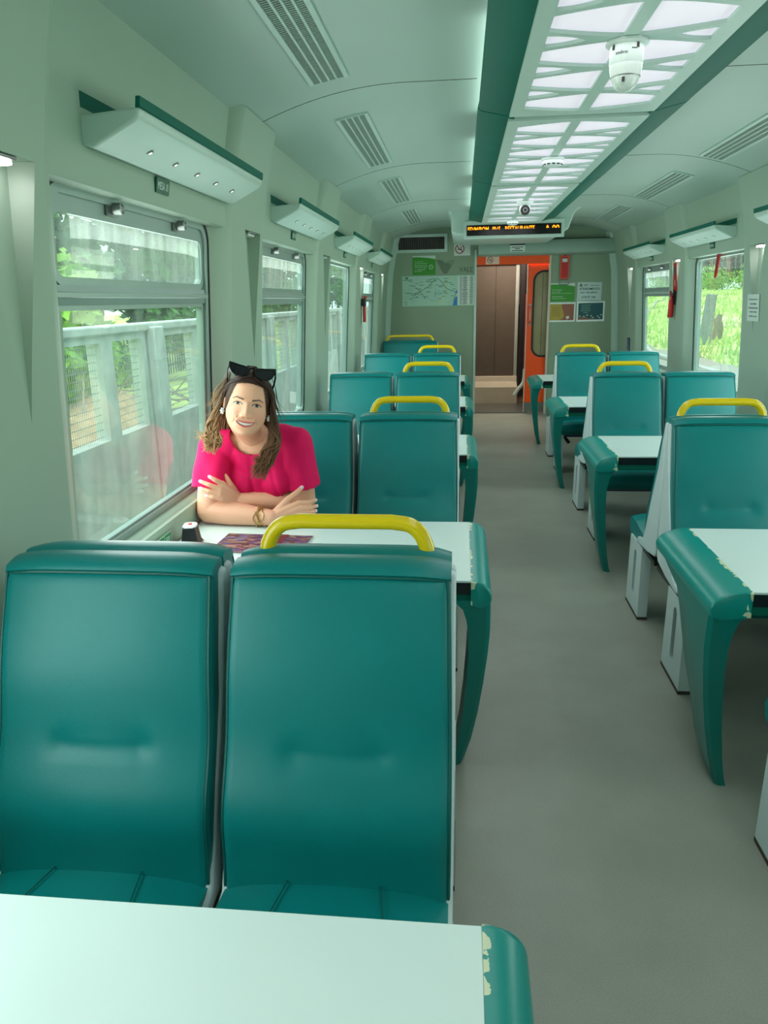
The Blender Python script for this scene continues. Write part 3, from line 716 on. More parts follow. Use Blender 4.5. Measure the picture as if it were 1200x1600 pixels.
    b = MB(); b.tube([(x, -.03, z-.175) for x, z in rrect(.12, .06, .028)], .005, 8, closed=True); b.build('pull_loop', M_METAL, r)
back_wall()

def led_sign():
    r = thing('led_sign', 'long sign with amber lit words hanging over the doorway', 'sign', (.50, 7.86, 2.105))
    w_, h_ = .985, .165
    b = MB(); b.box((-w_/2, -.005, -h_/2), (w_/2, .06, h_/2)); b.build('housing', M_PALE, r, bevel=.004)
    b = MB(); b.box((-.462, -.009, -.055), (.462, -.004, .044)); b.build('screen', mat('black_screen', (8, 9, 9), .25), r)
    for s, x, wd in (('FEVM/BOM', -.348, .204), ('00:15', -.170, .078), ('RESTAURANTE', .06, .287), ('A 00', .373, .139)):
        m = basis((1,0,0), (0,0,1), (x, -.0095, .0))
        text(s, wd, .054, m, M_LED, 'lit_text', r, keep=.03, bold=True)
led_sign()

def vestibule():
    YV = 11.6
    b = MB(); b.box((-.6, YW+.05, -.06), (1.9, YV, 0)); struct(b.build('floor_vestibule', mat('vestibule_floor', (150, 132, 116), .45)))
    b = MB(); b.box((-.6, YW+.05, 2.3), (1.9, YV, 2.36)); struct(b.build('ceiling_vestibule', M_WALL))
    b = MB(); b.box((-.65, YW+.05, 0), (-.6, YV, 2.3)); b.box((1.9, YW+.05, 0), (1.95, YV, 2.3)); b.box((-.6, YV, 0), (1.9, YV+.05, 2.3)); struct(b.build('wall_vestibule', M_BROWN))
    b = MB(); b.box((.12, 10.9, .36), (.745, 10.94, 1.98)); d = struct(b.build('door_1', M_BROWN, bevel=.004))
    b = MB(); b.box((.468, 10.897, .36), (.474, 10.9, 1.98)); b.build('seam', M_DARK, d)
    b = MB(); b.box((.05, 10.86, 1.90), (.80, 10.90, 1.925)); b.build('top_rail', M_METAL, d)
    b = MB(); b.box((.745, 10.88, .30), (.79, 10.93, 1.98)); struct(b.build('trim_70', mat('dim_pale', (150, 160, 150), .5)))
    b = MB(); b.prism([(10.62, .0), (10.9, 0), (10.9, .37), (10.8, .37), (10.78, .30), (10.62, .24)], .1, .79, 'yz'); struct(b.build('trim_71', M_BEIGE, bevel=.006))
    b = MB(); b.box((.15, YW+.05, .0), (.86, 10.6, .012))
    for i in range(24):
        for j in range(8): b.add([(.17+.028*i+(.014 if j % 2 else 0)+q[0], YW+.12+.1*j+q[1], q[2]) for q in ((-.01, 0, .0125), (0, -.02, .0125), (.01, 0, .0125), (0, .02, .0125), (0, 0, .017))], [(0, 1, 4), (1, 2, 4), (2, 3, 4), (3, 0, 4)])
    struct(b.build('trim_72', M_METAL, fix=False))
    b = MB(); b.box((.80, 10.7, .1), (.86, 10.75, 2.0)); struct(b.build('trim_73', M_RUBBER))  # black strip standing in for the shade of the dark gap
    b = MB(); b.box((.79, 10.76, 1.35), (1.0, 10.84, 2.0)); struct(b.build('trim_75', M_BLACK))
    b = MB(); b.box((.86, 10.6, .2), (.92, 10.66, 1.5)); struct(b.build('trim_74', mat('dark_red_panel', (120, 20, 12), .5)))
    b = MB(); b.tube(crom([(.74, 10.5, .14), (.79, 10.5, .22), (.86, 10.5, .32), (.875, 10.5, .5)]), .025, 10); o = b.build('gangway_handrail', M_PALE); tag(o, 'pale bent handrail low in the dark gap beside the orange door', 'handrail')
    # orange sliding door leaf with a rounded window
    def M_(y): return basis((1,0,0),(0,0,1),(0, y, 0))
    hole = [(p[0]+1.06, p[1]+1.245) for p in rrect(.36, 1.06, .13, 8)]
    d = struct(curve_fill('door_2', [[(.812, .14), (1.30, .14), (1.30, 1.85), (.812, 1.85)], hole], .03, M_ORANGE, M_(YW+.075)))
    ring = [(p[0]+1.06, p[1]+1.245) for p in rrect(.315, 1.015, .11, 8)]
    curve_fill('window_seal', [hole, ring], .042, M_RUBBER, M_(YW+.075), d)
    b = MB(); b.box((.90, YW+.072, .74), (1.22, YW+.078, 1.75)); b.build('window_glass', mat('smoked_pane', (150, 140, 104), .15), d)
    b = MB(); b.box((1.0, YW+.068, .74), (1.004, YW+.071, 1.75)); b.build('pane_joint', M_DARK, d)
    b = MB(); b.box((.812, YW+.058, .012), (1.30, YW+.092, .14)); b.build('kick_plate', M_METAL, d)
    b = MB(); b.box((.806, YW+.055, .012), (.816, YW+.095, 1.85)); b.build('edge_strip', mat('pink_grey_trim', (206, 196, 180), .45), d)
    b = MB(); b.tube(crom([(.853, YW+.06, 1.14), (.853, YW+.02, 1.16), (.853, YW+.02, 1.32), (.853, YW+.06, 1.34)]), .007, 8)
    for z in (1.12, 1.36): b.lathe([(.014, 0), (.014, .012)], (.853, YW+.05, z), 12, axis='y')
    b.build('door_handle', M_METAL, d)
    l = bpy.data.lights.new('vestibule_lamp', 'AREA'); l.energy = 36; l.size = .5; l.color = (1, .80, .68)
    lo = bpy.data.objects.new('vestibule_lamp', l); C.objects.link(lo); lo.location = (.65, 10.2, 2.28)
vestibule()

# ------------------------------------------------------------------ seats
SEATW = .425
def lerp_tab(t, xs, ys): return float(np.interp(t, xs, ys))
def smooth_prof(z):    # front face of the backrest: y as a function of height
    s = np.interp(z, [.38, .970], [-.243, -.066])
    s -= .026*math.exp(-((z-.545)/.085)**2) + .012*math.exp(-((z-.80)/.12)**2)
    return float(s)
def back_front(x, z, hw):      # padded front with a stitched pocket
    y = smooth_prof(z) - .012*(1-abs(x/hw)**2.6)
    fx = 1/(1+math.exp((abs(x)-.084)/.006)); g = min(1, abs(x)/.083)
    y += fx*(.0045*math.exp(-((z-.642)/.006)**2) + .0065*(.5+.5*g)*math.exp(-((z-.645)/(.034 if z > .645 else .008))**2))
    y += .0045*math.exp(-((abs(x)-.088)/.020)**2 - ((z-.650)/.022)**2)
    return y
def backrest_mesh(w):
    zs = list(np.linspace(.385, .960, 58)); hw = w/2
    b = MB(); loops = []; nx = 40
    front = lambda x, z: back_front(x, z, hw)
    for z in zs:
        k = 0
        taper = 1.0 - .028*max(0, (z-.60)/.35)**1.5
        e = max(0, (z-.935)/.025); ins = .010*e*e
        L = []
        for i in range(nx+1):
            x = -1+2*i/nx; xx = x*(hw-.012)*taper
            L.append((xx, front(xx, z)+ins*.9, z))
        by = smooth_prof(z)+.062
        L += [(hw*taper-.003, smooth_prof(z)+.006+ins, z), (hw*taper, smooth_prof(z)+.016, z), (hw*taper, by-.01, z), (hw*taper-.008, by, z), (-hw*taper+.008, by, z), (-hw*taper, by-.01, z), (-hw*taper, smooth_prof(z)+.016, z), (-hw*taper+.003, smooth_prof(z)+.006+ins, z)]
        loops.append(L)
    b.loft(loops, True, True); return b
def seat_proto(name, w, post_side, handle=False):
    r = thing(name, 'x', 'seat'); hw = w/2
    backrest_mesh(w).build('backrest', M_TEAL, r, angle=50)
    t = 1-.028*((.955-.60)/.35)**1.5
    # padded top roll, a separate strip with its own piping
    b = MB(); prof = [(-.072, .960), (-.077, .967), (-.071, .977), (-.04, .984), (-.012, .984), (-.004, .978), (-.003, .958)]
    n = 16; loops = []
    for i in range(n+1):
        x = -1+2*i/n; dz = -.010*abs(x)**6; sc = hw*t+.001
        loops.append([(x*sc, y+.010*abs(x)**8*(1 if y < -.03 else 0), z+dz) for y, z in prof])
    b.loft(loops); tr = b.build('top_roll', M_TEAL, r, angle=50)
    b = MB(); b.tube([(x*hw*t, -.0745+.010*abs(x)**8, .9615-.010*abs(x)**6) for x in np.linspace(-1, 1, 17)], .0035, 6); b.build('piping', M_TEALP, tr)
    for s in (-1, 1):
        b = MB(); b.tube([(s*(hw*(1-.028*max(0, (z-.6)/.35)**1.5)-.004), smooth_prof(z)+.005, z) for z in np.linspace(.40, .955, 24)], .0035, 6)
        b.build('side_piping', M_TEALP, r)
    b = MB(); b.tube([(x, back_front(x, .6405, hw)+.0002, .6405) for x in np.linspace(-.081, .081, 20)], .0014, 5); b.build('stitch', mat('pale_stitch', (60, 150, 142), .6), r)
    # seat cushion
    b = MB(); loops = []
    for i in range(17):
        x = -1+2*i/16; xx = x*(hw-.004); d = .012*abs(x)**5; cr = .010*(1-x*x)
        pr = [(-.215, .345), (-.50+d, .335), (-.532+d, .35), (-.545+d, .385), (-.535+d, .415-d*.5), (-.50, .432-d+cr*.6), (-.38, .428-d+cr), (-.27, .412-d+cr*1.6), (-.215, .405-d+cr*1.6)]
        loops.append([(xx, y, z) for y, z in pr])
    b.loft(loops); cu = b.build('seat_cushion', M_TEAL, r, angle=60)
    for s in (-1, 1):
        b = MB(); b.tube([(s*x, y, z) for x, y, z in ((.085, -.24, .428), (.10, -.33, .4355), (.12, -.45, .4415), (.13, -.53, .424))], .0016, 5)
        b.build('seam', M_TEALP, cu)
    # white shell
    b = MB(); P = [(-.030, .955), (-.004, .955), (-.004, .60), (-.012, .40), (-.03, .375), (-.16, .355), (-.30, .345), (-.335, .352), (-.338, .368), (-.315, .376), (-.24, .392), (-.20, .47), (-.160, .58), (-.085, .75)]
    b.prism(P, -hw-.004, hw+.004, 'yz'); b.build('shell', M_SHELL, r, angle=40, bevel=.012, seg=3)
    b = MB(); b.box((-hw-.001, -.335, .338), (hw+.001, -.02, .356)); b.build('under_tray', M_BLACK, r)
    # post with a long slot
    s = post_side; x0, x1 = sorted((s*(hw+.005), s*(hw-.038)))
    b = MB(); sl = [(y-.34, z+.19) for y, z in rrect(.044, .222, .0215, 6)]
    o = curve_fill('post', [[(-.462, 0.012), (-.215, 0.012), (-.225, .345), (-.455, .345)], sl], x1-x0, M_SHELL, basis((0, 1, 0), (0, 0, 1), ((x0+x1)/2, 0, 0)), r)
    b = MB(); b.box((x0+.012, -.40, .06), (x1-.012, -.28, .31)); b.build('slot_back', M_BLACK, o)
    b = MB(); b.box((x0-.001, -.464, 0), (x1+.001, -.213, .014)); b.build('foot', mat('rusty_foot', (64, 54, 46), .7, var=.3, scale=60), o)
    b = MB(); b.box((-hw+.0, -.40, .30), (hw, -.36, .335)); b.build('cross_beam', M_PURPLE, r)
    if handle:
        hx = .152 if w < .5 else .27
        pts = [(-hx-.008, -.033, .972)] + [tuple(p) for p in crom([(-hx-.005, -.034, .99), (-hx+.006, -.036, 1.011), (-hx+.026, -.038, 1.028), (-hx+.062, -.039, 1.034)], 5)]
        pts += [(-x, y, z) for x, y, z in reversed(pts)]
        b = MB(); b.tube(pts, .0152, 16); b.build('grab_handle', M_YELLOW, r)
    return r
LYC = [1.330, 3.165, 5.015, 6.865]; RYC = [1.33] + [1.19 + PITCH*k for k in range(1, 4)]
LXA, LXW, RXA, RXW = -.222, -.672, 1.042, 1.487
rown = ['nearest', 'second', 'third', 'fourth']
PA = seat_proto('train_seat', SEATW, 1); PB = seat_proto('train_seat', SEATW, -1)
PAH = seat_proto('train_seat', SEATW, 1, True); PBH = seat_proto('train_seat', SEATW, -1, True)
used = set()
def put(p, x, y, rz, label, group):
    if p.name in used: o = dup(p, (x, y, 0), rz, label, group)
    else:
        o = p; used.add(p.name); o.location = (x, y, 0); o.rotation_euler = (0, 0, rz); o['label'] = label; o['group'] = group
    return o
G1, G2 = 'teal seats facing the viewer', 'teal seats facing away from the viewer'
LA = ['teal seat with dimpled back facing the viewer, nearest, on the aisle side', 'teal seat facing the viewer just right of the woman, aisle side',
      'teal aisle seat facing the viewer on the left, in the pair behind the woman', 'teal aisle seat facing the viewer on the left, last full pair before the far wall']
LW = ['teal seat with dimpled back in the near left corner, against the wall', 'teal window seat the woman in pink sits on',
      'teal window seat facing the viewer on the left, in the pair behind the woman', 'teal window seat facing the viewer on the left, last full pair before the far wall']
LAH = ['teal seat back with the nearest yellow handle, back to back with the near aisle seat', 'teal seat back with yellow handle behind the aisle seat right of the woman',
       'teal seat back with yellow handle, third handle back on the left of the aisle', 'teal seat back with yellow handle, fourth back on the left of the aisle']
LWH = ['teal seat back behind the near left corner seat, no handle', 'teal seat back directly behind the woman, facing away', 'teal seat facing away at left wall, third pair back', 'teal seat facing away at left wall, fourth pair back']
for k in range(4):
    put(PA, LXA, LYC[k], 0, LA[k], G1); put(PB, LXW, LYC[k], 0, LW[k], G1)
    put(PBH, LXA, LYC[k], PI, LAH[k], G2); put(PA, LXW, LYC[k], PI, LWH[k], G2)
RA = [None, 'teal aisle seat facing the viewer behind the nearest right table', 'teal aisle seat facing the viewer on the right, middle pair', 'teal aisle seat facing the viewer on the right, farthest pair']
RW = [None, 'teal window seat facing the viewer at the right picture edge, mostly cut off', 'teal window seat facing the viewer on the right, middle pair', 'teal window seat facing the viewer on the right, farthest pair']
RAH = ['teal seat whose cushion corner just enters at the right picture edge', 'teal seat facing away with white shell side and yellow handle, nearest on the right', 'teal seat facing away with yellow handle on the right, middle pair', 'teal seat facing away with yellow handle on the right, farthest pair']
RWH = [None, 'teal window seat facing away, back to back with the cut off right seat', 'teal window seat facing away on the right, middle pair', 'teal window seat facing away on the right, farthest pair']
for k in range(4):
    if RA[k]: put(PB, RXA, RYC[k], 0, RA[k], G1)
    if RW[k]: put(PA, RXW, RYC[k], 0, RW[k], G1)
    put(PAH, RXA-(.008 if k == 0 else 0), RYC[k], PI, RAH[k], G2)
    if RWH[k]: put(PB, RXW, RYC[k], PI, RWH[k], G2)
ws = seat_proto('train_seat', .67, 1, True); ws.location = (-.62, 9.10, 0); ws['label'] = 'wide teal seat back with a wide yellow handle against the far wall at left'; ws['group'] = G1

# ------------------------------------------------------------------ tables
def cap_mat():
    m = mat('worn_teal_paint', (0, 138, 130), .32, var=0); n = m.node_tree.nodes; L = m.node_tree.links; b = n['Principled BSDF']
    t = n.new('ShaderNodeTexCoord'); no = n.new('ShaderNodeTexNoise'); no.inputs['Scale'].default_value = 46; no.inputs['Detail'].default_value = 6
    n2 = n.new('ShaderNodeTexNoise'); n2.inputs['Scale'].default_value = 7
    sp_ = n.new('ShaderNodeSeparateXYZ'); at = n.new('ShaderNodeAttribute'); at.attribute_name = 'wear'
    a1 = n.new('ShaderNodeMath'); a1.operation = 'MULTIPLY'; L.new(at.outputs['Fac'], a1.inputs[0]); L.new(no.outputs['Fac'], a1.inputs[1])
    a2 = n.new('ShaderNodeMath'); a2.operation = 'MULTIPLY'; L.new(a1.outputs[0], a2.inputs[0]); L.new(n2.outputs['Fac'], a2.inputs[1])
    g = n.new('ShaderNodeMath'); g.operation = 'GREATER_THAN'; g.inputs[1].default_value = .225; L.new(a2.outputs[0], g.inputs[0])
    mx = n.new('ShaderNodeMixRGB'); mx.inputs[1].default_value = (*lin((0, 138, 130)), 1); mx.inputs[2].default_value = (*lin((206, 214, 178)), 1)
    L.new(t.outputs['Object'], no.inputs['Vector']); L.new(t.outputs['Object'], n2.inputs['Vector']); L.new(g.outputs[0], mx.inputs[0]); L.new(mx.outputs[0], b.inputs['Base Color'])
    return m
M_CAP = cap_mat()
def table_proto(side, xwall, xend, capw, D=.60):
    """side -1: wall at left. Local origin: white end at the aisle (x=0), near edge (y=0), floor."""
    r = thing('dining_table', 'x', 'table'); f = -side          # f: direction of the aisle
    Lw = abs(xend-xwall)
    lo, hi = sorted((0, -f*Lw))
    b = MB(); b.box((lo, 0, .6425), (hi, D, .650)); b.build('table_top', M_TABLE, r, bevel=.0015)
    lo, hi = sorted((-f*.002, -f*(Lw-.01)))
    b = MB(); b.box((lo, .0, .606), (hi, D, .6425)); b.build('edge_band', M_BLACK, r)
    lo, hi = sorted((f*.01, -f*(Lw-.02)))
    b = MB(); b.box((lo, .006, .575), (hi, .03, .607)); b.box((lo, D-.03, .575), (hi, D-.006, .607)); b.build('apron', M_TEALTRIM, r, bevel=.004)
    # end cap: quarter roll along the whole depth, then a blade leg that narrows to the floor
    q = []
    for i in range(9):
        a = PI/2*i/8; q.append((capw*math.sin(a)**.9, .650-.056*(1-math.cos(a))))
    prof = [(0, .650)] + q[1:] + [(capw-.004, .575), (capw-.03, .565), (0, .575), (0, .60)]
    ys = [-.006] + [-.002, .006] + [D*j/10 for j in range(1, 10)] + [D-.006, D+.002, D+.006]
    loops = []
    for y in ys:
        e = .003 if (y < -.004 or y > D+.004) else 0
        loops.append([(f*max(x-e*(x > .01), 0), y, z-e*(z > .62)) for x, z in prof])
    b = MB(); b.loft(loops); cap = b.build('end_cap', M_CAP, r, angle=50)
    at = cap.data.attributes.new('wear', 'FLOAT', 'POINT')
    val = []
    for v in cap.data.vertices:
        wv = 1.0 if (abs(v.co.x) < .012 and v.co.z > .62) else (.62 if v.co.z > .60 and (v.co.y < .012) else .5*math.exp(-(abs(v.co.x)-.012)/.02))
        val.append(wv)
    at.data.foreach_set('value', val)
    b = MB(); zt = [.585, .555, .52, .47, .40, .30, .20, .10, .03, 0]
    far = lambda z: lerp_tab(z, [0, .06, .16, .30, .40, .49, .545, .585], [.185, .195, .225, .285, .315, .35, .42, D-.02])
    near = lambda z: lerp_tab(z, [0, .1, .3, .5, .585], [.03, .02, .015, .006, 0])
    xo = lambda z: capw - lerp_tab(z, [0, .06, .2, .35, .48, .60], [.085, .062, .034, .012, .002, .003])
    xi = lambda z: xo(z) - lerp_tab(z, [0, .06, .2, .3, .4, .5, .555, .585], [.030, .036, .046, .052, .058, .066, .082, .11])
    loops = []
    for z in zt:
        a0, a1, n0, n1 = xo(z), xi(z), near(z), far(z)
        e = .012; dep = .016 if .1 < z < .55 else .006
        loops.append([(f*a1, n0, z), (f*(a0-e), n0, z), (f*a0, n0+e, z), (f*(a0-dep*.5), (n0*.45+n1*.55), z), (f*(a0-dep), n1-e, z), (f*(a0-dep-.01), n1, z), (f*(a1+.004), n1, z), (f*a1, n1-.01, z)])
    b.loft(loops); b.build('leg', M_CAP2, r, angle=40)
    return r
M_CAP2 = mat('teal_leg_paint', (0, 122, 114), .35, var=.04)
TYL = [.195 + PITCH*k for k in range(5)]; TYR = [.15 + PITCH*k for k in range(5)]
tl = table_proto(-1, -.984, .035, .062); tr_ = table_proto(1, 1.924, .815, .112)
TL = ['white dining table with teal end in the foreground, cut by the bottom edge', 'white dining table the woman leans on, with yellow-chipped teal end', 'white dining table on the left just past the woman\'s seat pair', 'white dining table on the left, third past the foreground one', 'white dining table on the left, farthest from the viewer']
TR = [None, 'white dining table with chipped teal end, nearest on the right', 'white dining table on the right, second from the viewer', 'white dining table on the right, third from the viewer', 'white dining table on the right beside the orange door, farthest']
for k in range(5):
    if k == 0: tl.location = (.035, TYL[0], 0); tl['label'] = TL[0]; tl['group'] = 'white tables with teal legs'
    else: dup(tl, (.035, TYL[k], 0), None, TL[k])
    if k == 1: tr_.location = (.815, TYR[1], 0); tr_['label'] = TR[1]; tr_['group'] = 'white tables with teal legs'
    elif k > 1: dup(tr_, (.815, TYR[k], 0), None, TR[k])

# ------------------------------------------------------------------ small things on tables and walls
def small_things():
    r = thing('call_button', 'black call button box with white top on the woman\'s table by the window', 'call button', (-.925, 2.345, .65), math.radians(8))
    b = MB(); b.loft([[(sx_*w_, sy_*d_, z) for sx_, sy_ in ((-1,-1),(1,-1),(1,1),(-1,1))] for w_, d_, z in ((.032, .036, 0), (.032, .036, .008), (.029, .032, .012), (.021, .026, .066))]); b.build('body', M_BLACK, r, bevel=.006, seg=3)
    b = MB(); b.loft([[(x*1.0*k, y*k, z) for x, y in rrect(.046, .054, .014)] for k, z in ((1, .064), (1, .068), (.9, .071))]); b.build('top_plate', M_WHITE, r)
    b = MB(); b.lathe([(.008, .070), (.008, .073), (.005, .075)], n=12); b.build('button', M_RED, r)
    b = MB(); b.box((-.034, -.038, .0), (.034, .038, .004)); b.build('base_rim', M_METAL, r)
    # magazine
    def mag():
        m = mat('magazine_cover', (110, 62, 84), .3, var=0); n = m.node_tree.nodes; L = m.node_tree.links; bb = n['Principled BSDF']
        t = n.new('ShaderNodeTexCoord'); v = n.new('ShaderNodeTexVoronoi'); v.inputs['Scale'].default_value = 38; mp = n.new('ShaderNodeMapping'); mp.inputs['Scale'].default_value = (1, 3, 1)
        rr = n.new('ShaderNodeValToRGB'); cols = [(92, 40, 66), (70, 66, 120), (150, 110, 96), (60, 30, 40), (110, 56, 110)]
        rr.color_ramp.interpolation = 'CONSTANT'
        for i, c in enumerate(cols):
            e = rr.color_ramp.elements[i] if i < 2 else rr.color_ramp.elements.new(i/5)
            e.position = i/5; e.color = (*lin(c), 1)
        L.new(t.outputs['Object'], mp.inputs[0]); L.new(mp.outputs[0], v.inputs['Vector']); L.new(v.outputs['Color'], rr.inputs[0]); L.new(rr.outputs[0], bb.inputs['Base Color']); return m
    r = thing('magazine', 'purple and brown magazine lying on the woman\'s table', 'magazine', (-.675, 2.345, .65), math.radians(-3))
    b = MB(); b.box((-.155, -.10, .0003), (.155, .10, .0042)); b.build('pages', M_PAPER, r)
    b = MB(); b.box((-.156, -.101, .0042), (.156, .101, .0048)); c = b.build('cover', mag(), r)
    quadbars([(.05, .01, .035, .19)], Matrix.Translation((0, 0, .0049)), mat('maroon_band', (104, 26, 44), .35), 'spine_band', c)
    quadbars([(-.09, .03+.02*k, .012, .01) for k in range(3)], Matrix.Translation((0, 0, .0049)), mat('cover_blue', (84, 92, 150), .4), 'print', c)
    # green notice strip on the sill by the table
    x = xp(.69)+.0; m = basis((0, 1, 0), (.06, 0, 1), (xp(.69)-.0005, 2.14, .688))
    b = MB(); b.box((-.17, -.022, 0), (.17, .022, .002)); o = b.build('sill_notice', mat('green_white_notice', (150, 190, 160), .5)); o.data.transform(m); tag(o, 'green and white notice strip on the sill beside the call button', 'notice')
    quadbars([(-.14+.056*k, 0, .05, .036) for k in range(6)], m @ Matrix.Translation((0, 0, .002)), mat('notice_green', (52, 128, 84), .5), 'fields', o)
    quadbars([(-.14+.056*k, .006-.007*j, .034, .003) for k in range(6) for j in range(3)], m @ Matrix.Translation((0, 0, .0025)), M_PAPER, 'print', o)
    # red hammer on the left pillar
    yp = PIL[5]; f = 1
    r = thing('emergency_hammer', 'red handled emergency hammer in a black clip on the left pillar', 'hammer', (xp(1.42)+.004, yp+.12, 1.42))
    b = MB(); b.box((-.003, -.045, -.02), (.035, .045, .05)); b.build('clip', M_BLACK, r, bevel=.006)
    b = MB(); b.loft([[(.02+.014*math.cos(a), w_*math.sin(a), z) for a in np.linspace(0, 2*PI, 13)[:-1]] for w_, z in ((.022, .0), (.026, -.06), (.028, -.15), (.024, -.165))]); b.tube([(.03, -.03, .06), (.03, .07, .06)], .012, 8); b.build('handle', M_RED, r)
    # red label and extinguisher on the right pillar
    yp = PIL[5]
    xr = sx(1, xp(1.62))
    P = [(-.06, -.12), (.06, -.12), (.045, .12), (-.045, .12)]
    m = basis((0, -1, 0), (-.09, 0, 1), (xr-.002, yp+.0, 1.60))
    o = curve_fill('fire_label', [P], .003, M_RED, m); tag(o, 'red fire equipment label on the right pillar, above the red extinguisher', 'label')
    quadbars([(0, .055, .09, .07)], m @ Matrix.Translation((0, 0, .002)), mat('label_grey', (90, 76, 80), .5), 'upper_field', o)
    quadbars([(0, -.05, .010, .05)], m @ Matrix.Translation((0, 0, .0025)), M_PAPER, 'print', o)
    r = thing('fire_extinguisher', 'small red fire extinguisher hanging on the right pillar', 'fire extinguisher', (sx(1, xp(1.34))-.030, yp+.02, 1.255))
    b = MB(); b.lathe([(.001, 0), (.020, .0), (.024, .008), (.024, .13), (.019, .15), (.010, .165), (.010, .18)], n=24); b.build('cylinder', M_RED, r)
    b = MB(); b.tube(crom([(0, .0, .175), (-.006, .01, .21), (-.006, .032, .225), (-.002, .034, .19), (0, .016, .17)]), .007, 8); b.tube([(0, -.022, .20), (0, .03, .205)], .007, 8); b.build('valve_handle', mat('dark_red_plastic', (140, 20, 30), .4), r)
    b = MB(); b.box((.010, -.025, .11), (.030, .02, .24)); b.build('bracket', M_BLACK, r)
    # red pull strap at the right window
    xs_ = sx(1, xw(1.7)+.02)
    b = MB(); P = [(-.03, .0), (-.03, -.13), (-.022, -.16), (0, -.175), (.022, -.16), (.03, -.13), (.03, .0)]
    b.prism([(u, v) for u, v in P], -.004, .004, 'yz'); o = b.build('pull_strap', mat('dark_red_strap', (150, 10, 16), .5)); o.location = (xs_-.012, WIN[4]-.10, 1.735); o.rotation_euler = (0, math.radians(3.4), 0)
    tag(o, 'dark red emergency strap hanging at the top of the right window', 'strap')
    # white notice in the right niche
    yp = PIL[4]; m = basis((0, -1, 0), (-.075, 0, 1), (sx(1, xp(1.36))-.003, yp-.0, 1.36))
    b = MB(); b.box((-.10, -.085, 0), (.10, .085, .002)); o = b.build('paper_notice', M_PAPER); o.data.transform(m); tag(o, 'white printed notice on the right pillar near the picture edge', 'notice')
    for i, (s, wd) in enumerate((('Este espaço destina-se', .15), ('ao uso de clientes', .11), ('do Restaurante durante', .16), ('as refeições e bebidas', .13), ('servidas no carro', .14))):
        text(s, wd, .013, m @ Matrix.Translation((.0, .052-.026*i, .002)), M_INK, 'lettering', o, bold=True)
    # blue wheelchair sign
    m = basis((0, -1, 0), (-.07, 0, 1), (sx(1, xp(.93))-.003, PIL[6]+.02, .90))
    b = MB(); b.box((-.06, -.085, 0), (.06, .085, .002)); o = b.build('wheelchair_sign', mat('sign_blue', (30, 60, 120), .5)); o.data.transform(m); tag(o, 'blue wheelchair sign low on the last right pillar', 'sign')
    b = MB(); b.tube([(-.005+.03*math.cos(a), -.025+.03*math.sin(a), 0) for a in np.linspace(-2.6, 1.2, 14)], .005, 6); b.tube([(-.01, .04, 0), (-.008, .0, 0), (.02, .0, 0), (.032, -.04, 0)], .006, 6); b.lathe([(.001, -.003), (.010, 0), (.001, .003)], (-.01, .058, 0), 12)
    q = b.build('wheelchair_mark', M_PAPER, o); q.data.transform(m @ Matrix.Translation((0, 0, .002)) @ Matrix.Scale(.2, 4, (0, 0, 1)))
    # black webbing straps hooked under the farthest right table
    for i, (y, z0, ln, lab) in enumerate(((7.60, .505, .20, 'black hooked strap hanging from the edge of the farthest right table'), (7.12, .272, .17, 'black hooked strap on the seat frame below the farthest right table'))):
        r = thing('hooked_strap', lab, 'strap', (.935, y, z0), 0, 'black hooked straps')
        b = MB(); b.tube(crom([(0, 0, .0), (.02, 0, -.03), (.05, .0, -.10), (.10, .0, -ln)]), [.016]*25, 8); b.build('webbing', M_BLACK, r)
        b = MB(); b.tube(crom([(0, 0, 0), (-.02, 0, .03), (-.01, 0, .06), (.012, 0, .07), (.018, 0, .055)]), .006, 8); b.build('hook', M_METAL, r)
small_things()

